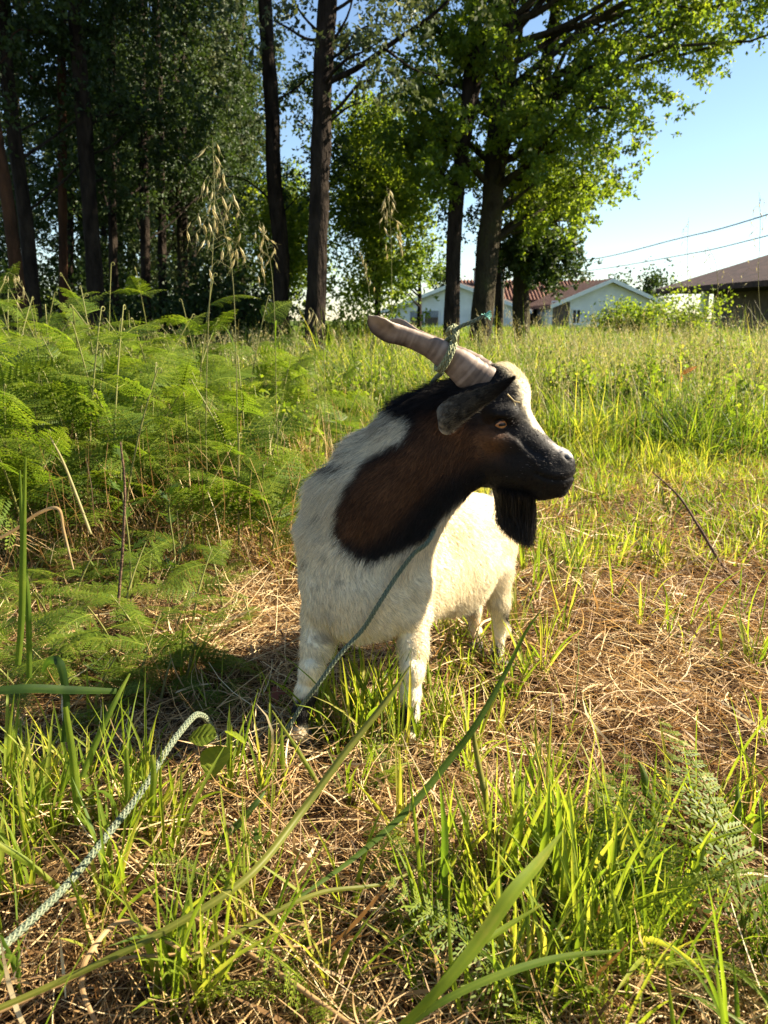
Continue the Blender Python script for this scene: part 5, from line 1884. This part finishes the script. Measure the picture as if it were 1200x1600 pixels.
def stalk(label, pts, Y, rad, mat, name='stalk', cat='stalk', n=40, knots=()):
    if np.isscalar(Y): Y = [Y] * len(pts)
    W = np.array([PX(x, y, d) for (x, y), d in zip(pts, Y)])
    base = W[0].copy()
    P = spline(W - base, n)
    R = np.interp(np.linspace(0, 1, n), np.linspace(0, 1, len(rad)), rad)
    for kk in knots:
        R = R * (1 + 0.5 * np.exp(-((np.linspace(0, 1, n) - kk) / 0.012) ** 2))
    g = Geo(); g.add(*tube(P, R, 8, rough=0.03), t=0.5)
    return tag(obj(name, g.mesh(name), M[mat], None, tuple(base)), label, cat)


M['olive_stem'] = foliage('olive_stem', [(0.0, (0.07, 0.09, 0.012)), (0.5, (0.15, 0.145, 0.02)), (1.0, (0.30, 0.19, 0.05))], 0.25, scale=90)
blade('long thick olive stem crossing the foreground, its brown tip in front of the goat leg', [(-60, 1600), (90, 1535), (250, 1458), (385, 1372), (470, 1270), (540, 1175), (600, 1100), (641, 1040)],
      [0.62, 0.66, 0.70, 0.76, 0.86, 0.92, 0.96, 0.99], [8, 10, 11, 12, 12, 11, 10, 2], 'olive_stem', 0.25, 0.7, n=60, ribs=0.08)
blade('long dark green blade rising diagonally past the goat hind leg to a fine tip', [(470, 1400), (560, 1335), (640, 1262), (700, 1190), (745, 1130), (790, 1050), (820, 990), (846, 952)],
      [0.80, 0.86, 0.92, 0.97, 1.0, 1.05, 1.08, 1.1], [5, 8, 11, 11, 10, 7, 5, 1.5], 'grass', 0.26, 0.18, roll=0.3, n=60)
blade('olive sheath running low beside the long dark blade', [(300, 1500), (400, 1440), (500, 1395), (600, 1380), (690, 1340)], [0.7, .74, .78, .82, .9], [5, 7, 7, 5, 2], 'olive_stem', 0.3, 0.5)
blade('broad bright green blade sweeping up to a point among the lower grass', [(612, 1620), (690, 1545), (748, 1475), (800, 1400), (842, 1350), (881, 1297)], [0.60, .61, .63, .65, .68, .71], [10, 16, 21, 22, 17, 2], 'grass', 0.66, 0.25, n=48, roll=-0.7)
blade('bent blade arching flat under the broad bright one with a yellow end', [(640, 1600), (700, 1560), (790, 1520), (880, 1495), (970, 1485)], [0.61, .62, .64, .66, .67], [8, 11, 12, 10, 3], 'grass', 0.45, 0.3)
blade('narrow blade leaning just below the broad bright one', [(660, 1580), (720, 1500), (790, 1450), (850, 1412)], [0.61, .63, .66, .68], [8, 11, 9, 2], 'grass', 0.65, 0.35, roll=-0.5)
stalk('jointed yellow green stalk standing in front of the straw', [(822, 1440), (810, 1370), (770, 1290), (757, 1235), (745, 1180), (739, 1140)], [0.9, .92, .95, .97, .99, 1.0], [0.0038, 0.0042, 0.004, 0.0045, 0.004, 0.003], 'olive_stem', knots=(0.62,))
stalk('long pale straw stalk lying across the foreground from the rope to the bottom edge', [(160, 1300), (230, 1365), (300, 1432), (420, 1510), (560, 1610)], [0.95, .88, .80, .73, .66], [0.002, 0.0024, 0.0028, 0.003, 0.003], 'straw', knots=(0.5,))
stalk('thin bent dry stalk in the corner under the rope', [(-20, 1590), (90, 1540), (180, 1500), (300, 1490), (470, 1478)], [0.66, .69, .72, .74, .76], [0.0022, .0022, .002, .0018, .0012], 'straw')
blade('curled dry ribbon of grass looping low beside the olive stem', [(150, 1600), (128, 1540), (140, 1490), (190, 1440), (260, 1470), (300, 1500)], [.66, .68, .7, .74, .73, .72], [6, 8, 8, 7, 6, 3], 'straw', 0.5, 0.3)
blade('tall upright blade at the picture edge, the longer of a close pair', [(28, 1040), (34, 960), (36, 860), (40, 715)], 1.15, [9, 10, 10, 3], 'grass', 0.5, 0.5)
blade('tall upright blade at the picture edge, the shorter of a close pair', [(46, 1060), (44, 950), (36, 860), (31, 735)], 1.18, [8, 9, 8, 3], 'grass', 0.4, 0.5)
blade('yellow blade bent to a sharp knee near the upright pair', [(-20, 850), (20, 830), (60, 802), (91, 795), (100, 830), (115, 890)], 1.3, [5, 5, 5, 5, 4, 2], 'straw', 0.65, 0.3)
blade('flat grey green blade lying level over the shaded ferns', [(-30, 1082), (40, 1076), (110, 1078), (182, 1080)], [1.0, 1.02, 1.05, 1.08], [12, 14, 13, 8], 'grass', 0.0, 0.2)
blade('blue green blade curling over beside the level one', [(100, 1160), (104, 1100), (95, 1040), (78, 1032), (66, 1050)], [1.05, 1.05, 1.05, 1.06, 1.07], [9, 10, 13, 12, 4], 'grass', 0.0, 0.2)
blade('pale green blade leaning up to the shaded ferns', [(128, 1215), (150, 1160), (178, 1100), (203, 1052)], [1.02, 1.04, 1.06, 1.09], [9, 10, 8, 3], 'grass', 0.5, 0.4)
blade('cut upright blade standing above the lower tuft near the rope', [(122, 1290), (118, 1230), (112, 1170), (102, 1105)], [.98, .98, .98, .98], [10, 12, 11, 8], 'grass', 0.6, 0.4)
blade('cut blade standing beside the rope, taller of two', [(198, 1260), (199, 1220), (197, 1170)], .98, [7, 8, 6], 'grass', 0.6, 0.4)
blade('cut blade standing beside the rope, shorter of two', [(236, 1260), (240, 1210), (237, 1180)], .98, [8, 9, 7], 'grass', 0.7, 0.4)
blade('bright blade slanting in at the edge below the rope', [(-20, 1310), (40, 1345), (90, 1385), (140, 1412)], [.84, .85, .86, .87], [10, 10, 8, 3], 'grass', 0.75, 0.4)
blade('bright blade leaning over the fern shade in front of the hoof', [(500, 1230), (470, 1180), (425, 1110)], [1.08, 1.1, 1.15], [7, 7, 2], 'grass', 0.75, 0.4)
blade('curved green blade under the three leaved plant', [(330, 1325), (370, 1290), (400, 1255), (415, 1235)], [.98, 1.0, 1.02, 1.04], [10, 11, 9, 3], 'grass', 0.15, 0.3)
for i, (x0, y0, x1, y1, t) in enumerate([(840, 1430, 858, 1225, .6), (868, 1440, 872, 1225, .55), (882, 1470, 880, 1295, .7), (800, 1400, 815, 1230, .65), (940, 1440, 962, 1275, .75), (985, 1420, 1050, 1325, .7), (1060, 1440, 1105, 1300, .6),
                                         (700, 1450, 688, 1230, .3), (905, 1560, 905, 1390, .5), (985, 1560, 955, 1390, .65), (1180, 1330, 1190, 1245, .4), (1150, 1330, 1152, 1225, .35), (1020, 1260, 998, 1190, .3), (960, 1330, 925, 1240, .5)]):
    Yb = GP(x0, y0)[1] * 0.97
    where = ['tallest and leftmost', 'tall straight', 'short stout', 'slim outer', 'bright forked', 'leaning bright', 'long arched', 'dark drooping', 'low cut', 'broad shaded', 'narrow edge', 'slightly bluish edge', 'thin grey', 'pale lone'][i]
    nm = ['of the bright clump below the straw', 'in the middle of the bright clump', 'before the ferns in the bright clump', 'on the jointed stalk side of the bright clump', 'on the far side of the bright clump', 'above the upright fern',
          'over the upright fern towards the dry soil', 'between the jointed stalk and the broad bright blade', 'at the bottom of the bright clump', 'crossing the serrated fern', 'standing by the picture edge', 'standing near the picture edge', 'rising from bare straw', 'rising from straw above the bright clump'][i]
    blade(where + ' grass blade ' + nm, [(x0, y0), ((x0 * 2 + x1) / 3 - 3, (y0 * 2 + y1) / 3), ((x0 + x1 * 2) / 3 + 2, (y0 + y1 * 2) / 3), (x1, y1)], [Yb, Yb * 1.01, Yb * 1.02, Yb * 1.04], [9, 12, 11, 3], 'grass', t, 0.4, roll=rng.normal() * 0.3)

# twigs
stalk('thin dark brown twig lying in the straw beside the goat hooves', [(690, 1052), (760, 1070), (850, 1092), (930, 1128), (985, 1155), (1070, 1162)], [1.60, 1.55, 1.48, 1.38, 1.32, 1.31], [0.0045, 0.0045, 0.004, 0.0038, 0.003, 0.0015], 'twig', 'twig', 'twig', knots=(0.3, 0.7))
stalk('brown twig leaning up out of the straw towards the meadow', [(1160, 925), (1125, 878), (1090, 820), (1060, 775), (1020, 738)], [2.15, 2.3, 2.4, 2.5, 2.6], [0.0055, 0.005, 0.0045, 0.0035, 0.002], 'twig', 'twig', 'twig')
stalk('leaning pale forked dead stalk in front of the bracken', [(142, 835), (120, 775), (98, 720), (78, 682)], [2.1, 2.15, 2.2, 2.25], [0.0045, .004, .0035, .002], 'oat', 'stalk', 'stalk')
stalk('thin reddish stem standing in the shaded ferns', [(183, 1060), (184, 960), (192, 850), (195, 760), (188, 690)], [1.75, 1.75, 1.76, 1.77, 1.78], [0.004, .004, .0035, .003, .002], 'twig', 'stalk', 'stalk')

# leafy weed on the reddish stem's neighbour
def weed(label, px, py, Y, h, n, size, mat='grass', tint=0.25):
    b = PX(px, py, Y); b[2] = float(gz(b[0], b[1]))
    r = thing('weed', label, 'weed', tuple(b))
    P = spline([(0, 0, 0), (0.01, 0, h * 0.4), (0.0, 0.01, h * .75), (0.015, 0, h)], 14)
    g = Geo(); g.add(*tube(P, np.linspace(0.003, 0.001, 14), 6, cap=False), t=0.4)
    obj('stem', g.mesh('stem'), M['fern_stem'], r)
    for k in range(n):
        u = 0.15 + 0.85 * k / n
        p = P[min(13, int(u * 13))]
        hd = k * 2.4
        q = Geo()
        L_ = size * (1.1 - 0.5 * u)
        # deeply cut leaf: a midrib with lobes
        for (f, a, l) in [(0.0, 0, 1.0), (0.25, .8, .45), (0.25, -.8, .45), (0.45, .7, .45), (0.45, -.7, .45), (0.65, .6, .33), (0.65, -.6, .33)]:
            o_ = np.array((f * L_, 0, 0.1 * f * L_)); d = np.array((math.cos(a), math.sin(a), 0.1 - 0.3 * f)); s_ = np.array((-math.sin(a), math.cos(a), 0)); w_ = L_ * l * .12
            V = np.array([o_, o_ + d * L_ * l * .5 + s_ * w_, o_ + d * L_ * l, o_ + d * L_ * l * .5 - s_ * w_])
            q.add(V, np.array([(0, 1, 2, 3)]), tint + rng.normal() * .05)
        obj('leaf', q.mesh('leaf'), M[mat], r, tuple(p), (0, -rng.uniform(0.1, 0.9), hd))
    return r


weed('leafy weed with cut leaves standing before the bracken beside the reddish stem', 200, 900, 1.95, 0.48, 16, 0.075)
weed('dark cut leaved weed above the straw between the ferns and the goat', 272, 930, 2.1, 0.34, 12, 0.07, tint=0.05)
weed('small pale weed sprouting in front of the straw near the rope', 315, 1290, 1.02, 0.05, 8, 0.035, tint=0.6)
weed('small dark weed at the foot of the olive stem', 400, 1330, 0.95, 0.07, 9, 0.04, tint=0.2)
weed('little bedstraw sprig in the straw above the bright clump', 935, 1240, 1.10, 0.06, 9, 0.025, tint=0.6)
weed('small leafy weed at the bottom edge below the curled dry ribbon', 345, 1600, 0.74, 0.05, 8, 0.04, tint=0.3)


def leaf_mesh(L_, W_, tint, cup=0.12, veins=True):
    nu, nv = 20, 13
    u = np.linspace(0, 1, nu); v = np.linspace(-1, 1, nv)
    w = W_ / 2 * np.sin(PI * np.clip(u, 0, 1) ** 0.72) ** 0.8 * (1 + 0.04 * (np.arange(nu) % 2))
    X = np.repeat(u * L_, nv)
    Yc = (w[:, None] * v[None]).ravel()
    Zc = (abs(v)[None] * w[:, None] * cup * 2 + 0.0018 * np.cos((u[:, None] * 9 + abs(v)[None] * 2.2) * 2 * PI / 1.6) * (1 - abs(v)[None] * .5) - 0.12 * L_ * (u[:, None] ** 2)).ravel()
    a = (np.arange(nu - 1)[:, None] * nv + np.arange(nv - 1)[None]).ravel()
    g = Geo()
    tt = tint + 0.12 * (np.exp(-(v / 0.1) ** 2)[None] + 0.5 * (np.cos((u[:, None] * 9 - abs(v)[None] * 2.2) * 2 * PI / 1.6) > 0.85)).ravel()
    g.add(np.stack([X, Yc, Zc], -1), np.stack([a, a + nv, a + nv + 1, a + 1], -1), np.clip(tt, 0, 1))
    return g.mesh('leaf')


def bramble():
    b = PX(338, 1165, 1.12)
    r = thing('bramble', 'young three leaved plant with broad veined leaves beside the rope end', 'plant', (b[0], b[1], 0))
    top = b.copy(); top[2] += 0.0
    P = spline([(0.01, 0.02, 0), (0.0, 0.01, top[2] * .6), (0, 0, top[2])], 10)
    g = Geo(); g.add(*tube(P, 0.0018, 6, cap=False), t=0.4); obj('stem', g.mesh('stem'), M['fern_stem'], r)
    T3 = np.array((0, 0, top[2]))
    for (px, py, L_, W_, hd, pitch, rl, t) in [(338, 1150, .048, .040, PI * 0.98, 0.05, -0.5, .62), (352, 1143, .040, .032, -0.35, 0.25, -.5, .75), (344, 1165, .058, .050, -PI / 2 - .15, 0.45, 0.1, .68)]:
        obj('leaf', leaf_mesh(L_, W_, t), M['fern'], r, tuple(PX(px, py, 1.115) - np.array((b[0], b[1], 0))), (rl, pitch, hd))
    return r


bramble()
rd = thing('seedling', 'small reddish leaved seedling beside the front hoof', 'plant', tuple(GP(432, 1120)))
M['red_leaf'] = foliage('red_leaf', [(0.0, (0.20, 0.05, 0.03)), (1.0, (0.42, 0.16, 0.10))], 0.3)
g = Geo(); g.add(*tube([(0, 0, 0), (0.0, 0, 0.03), (-0.004, 0, 0.055)], 0.001, 5, cap=False), t=.5); obj('stem', g.mesh('stem'), M['fern_stem'], rd)
for hd, pt in ((0.3, 0.2), (2.6, 0.3), (-1.2, 0.5), (1.4, 0)):
    obj('leaf', leaf_mesh(0.028, 0.015, 0.5), M['red_leaf'], rd, (-0.004, 0, 0.055), (0.3, pt, hd))
M['orange_leaf'] = foliage('orange_leaf', [(0.0, (0.55, 0.16, 0.03)), (1.0, (0.75, 0.30, 0.05))], 0.4)
b = PX(1064, 585, 4.6)
r_ = thing('withered_leaf', 'bright orange withered leaf hanging in the tall meadow grass', 'leaf', tuple(b))
obj('leaf', leaf_mesh(0.11, 0.028, 0.6), M['orange_leaf'], r_, (0, 0, 0), (0.9, -0.5, 0.1))
obj('leaf', leaf_mesh(0.05, 0.02, 0.4), M['orange_leaf'], r_, (0, 0, 0), (0.9, 1.2, 0.4))
g = Geo(); g.add(*tube([(0.0, 0, 0), (0.01, 0.01, -0.2), (0.0, 0.01, -float(b[2]))], 0.0015, 5, cap=False), t=.6); obj('stem', g.mesh('stem'), M['oat'], r_)

# ------------------------------------------------------------------ the tether rope
def rope_mat(name, c1, c2):
    m, nt, b, out = nodes(name)
    L = nt.links.new
    at = nt.nodes.new('ShaderNodeAttribute'); at.attribute_name = 'tint'
    tc = nt.nodes.new('ShaderNodeTexCoord')
    nz = nt.nodes.new('ShaderNodeTexNoise'); nz.inputs['Scale'].default_value = 120; nz.inputs['Detail'].default_value = 6
    L(tc.outputs['Object'], nz.inputs['Vector'])
    r = ramp(nt, [(0.3, c1), (0.65, c2), (1.0, (0.26, 0.26, 0.16))])
    ad = nt.nodes.new('ShaderNodeMath'); ad.operation = 'MULTIPLY_ADD'
    L(nz.outputs[0], ad.inputs[0]); ad.inputs[1].default_value = 0.5; L(at.outputs['Fac'], ad.inputs[2])
    L(ad.outputs[0], r.inputs[0]); L(r.outputs[0], b.inputs['Base Color'])
    b.inputs['Roughness'].default_value = 0.75
    return m


M['rope'] = rope_mat('rope_teal', (0.045, 0.07, 0.045), (0.13, 0.15, 0.085))
M['rope_pale'] = rope_mat('rope_pale', (0.12, 0.14, 0.06), (0.27, 0.28, 0.14))


def braid(P, R, strands=8, pitch=0.035):
    """round braid: half of the strands wind one way, half the other, passing over and under"""
    P = np.asarray(P, float)
    seg = np.linalg.norm(np.diff(P, axis=0), axis=1)
    s0 = np.concatenate([[0], np.cumsum(seg)])
    n = max(12, int(s0[-1] / (pitch / 14)))
    s = np.linspace(0, s0[-1], n)
    Q = np.stack([np.interp(s, s0, P[:, k]) for k in range(3)], -1)
    T, A, B = frames(Q)
    g = Geo()
    g.add(*tube(Q, R * 0.72, 8), t=0.0)
    h = strands // 2
    for k in range(strands):
        sg = 1 if k < h else -1
        ph = 2 * PI * (k % h) / h
        a = sg * (2 * PI * s / pitch) + ph
        rad = R * (0.80 + 0.13 * sg * np.cos(2 * h * PI * s / pitch * 1.0 + (0 if sg > 0 else 0) + h * ph * 0))
        C = Q + A * (rad * np.cos(a))[:, None] + B * (rad * np.sin(a))[:, None]
        g.add(*tube(C, R * 0.30, 5, cap=False), t=0.50 if sg > 0 else 0.20)
    return g


rope = thing('rope', 'worn green and cream braided tether tied round the goat horn and trailing through the grass', 'rope', (0, 0, 0))
RR = 0.0046
# two turns round the near horn
hc_ = PX(695, 556, 1.333); ht = norm(PX(675, 543, 1.329) - PX(715, 569, 1.338))
hw_ = norm(np.cross(ht, np.array((0, 1.0, 0)))); hw_ *= np.sign(hw_[2]); hn_ = np.cross(hw_, ht)
hh = 21.0 * tscale(695, 556, 1.333) / 1200
pts = []
for a in np.linspace(-0.4, 4 * PI + 0.2, 90):
    o = (a / (4 * PI) - 0.5) * 0.013
    pts.append(hc_ + ht * (o + 0.004 * math.cos(a)) + hw_ * math.cos(a) * (hh + RR * .9) + hn_ * math.sin(a) * (hh * 0.66 + RR * .9))
obj('horn_loop', braid(pts, RR * 0.75).mesh('horn_loop'), M['rope_pale'], rope)
# knot over the horn
K0 = PX(707, 519, 1.325)
pts = [K0 + np.array((math.cos(a) * 0.008, 0.005 * math.sin(2 * a), math.sin(a) * 0.008)) for a in np.linspace(0, 2.3 * PI, 40)]
obj('knot', braid(pts, RR * 0.7).mesh('knot'), M['rope_pale'], rope)
obj('knot', braid(spline([K0 + np.array((0, 0.004, -0.022)), K0 + np.array((0.004, -0.006, -0.008)), K0 + np.array((0.002, 0.002, 0.010)), K0 + np.array((0.008, 0.004, 0.006))], 20), RR * .85).mesh('knot'), M['rope_pale'], rope)
obj('loose_end', braid(spline([PX(708, 518, 1.322), PX(722, 509, 1.32), PX(740, 502, 1.315), PX(757, 493, 1.31)], 20), RR * .68, pitch=0.028).mesh('loose_end'), M['rope'], rope)
g = Geo()
e0 = PX(757, 493, 1.31)
for k in range(26):
    d = norm(np.array((0.7, -0.1, 0.35)) + rng.normal(size=3) * 0.45)
    g.add(*tube([e0, e0 + d * 0.006, e0 + d * rng.uniform(0.008, 0.014) + np.array((0, 0, -.001))], 0.0006, 4, cap=False), t=0.3)
M['rope_teal_end'] = rope_mat('rope_end', (0.10, 0.36, 0.30), (0.25, 0.55, 0.46))
obj('frayed_end', g.mesh('frayed_end'), M['rope_teal_end'], rope)
# behind the neck, then out across the chest and down past the hoof
def onto(pts, lift):
    out = []
    for x, y in pts:
        hh_, nn_ = hit(x, y)
        if hh_ is None: out.append(None)
        else: out.append(np.array(hh_) + np.array((0, -lift, 0)))
    return out


back = [PX(690, 583, 1.36), PX(680, 592, 1.40), PX(676, 610, 1.45), PX(690, 680, 1.47), PX(700, 770, 1.455)]
ch = onto([(672, 836), (645, 862), (618, 898), (590, 942), (567, 978), (545, 1006)], RR + 0.012)
ch = [c for c in ch if c is not None]
low = [PX(530, 1024, 1.262), PX(495, 1072, 1.25), PX(470, 1105, 1.262), PX(448, 1140, 1.25)]
ground_ = [GP(415, 1165, 0.012), GP(380, 1170, 0.012), PX(345, 1165, 1.25), PX(326, 1128, 1.20), PX(312, 1117, 1.17), PX(298, 1124, 1.13)]
near = [PX(262, 1170, 1.05), PX(222, 1235, .98), PX(170, 1302, .91), PX(110, 1376, .83), PX(52, 1435, .76), PX(0, 1482, .71), PX(-80, 1550, .62), PX(-200, 1650, .5)]
Pn = spline(back, 60)
obj('neck_strand', braid(Pn, RR * 0.9).mesh('neck_strand'), M['rope'], rope)
obj('chest_strand', braid(spline([back[-1]] + ch + low + ground_[:2], 160), RR * 0.8).mesh('chest_strand'), M['rope'], rope)
obj('tether', braid(spline(ground_[1:] + near, 200), RR).mesh('tether'), M['rope'], rope)
# slack loop lying under the goat
obj('slack', braid(spline([GP(455, 1150, .012), GP(470, 1080, .05), GP(478, 980, 0.02), GP(520, 960, .01)], 80), RR * .8).mesh('slack'), M['rope'], rope)
obj('slack', braid(spline([GP(425, 1195, .01), GP(480, 1150, .014), GP(545, 1100, .02), GP(590, 1068, .02), GP(625, 1035, .02), GP(660, 1000, 0.01)], 90), RR * .9).mesh('slack'), M['rope'], rope)

# bit of straw caught by the ear
h_, n_ = hit(792, 615)
if h_ is not None:
    c = np.array(h_) + np.array((0, -0.006, 0))
    g = Geo(); g.add(*tube([c, c + np.array((0.012, -0.002, -0.012)), c + np.array((0.022, 0, -0.014))], 0.0011, 5, cap=False), t=.9)
    g.add(*tube([c + np.array((0.010, -0.002, -0.010)), c + np.array((0.014, -0.003, -0.020))], 0.0009, 5, cap=False), t=.9)
    tag(obj('straw_bit', g.mesh('straw_bit'), M['oat']), 'tiny yellow straw caught in the hair above the goat eye', 'straw')
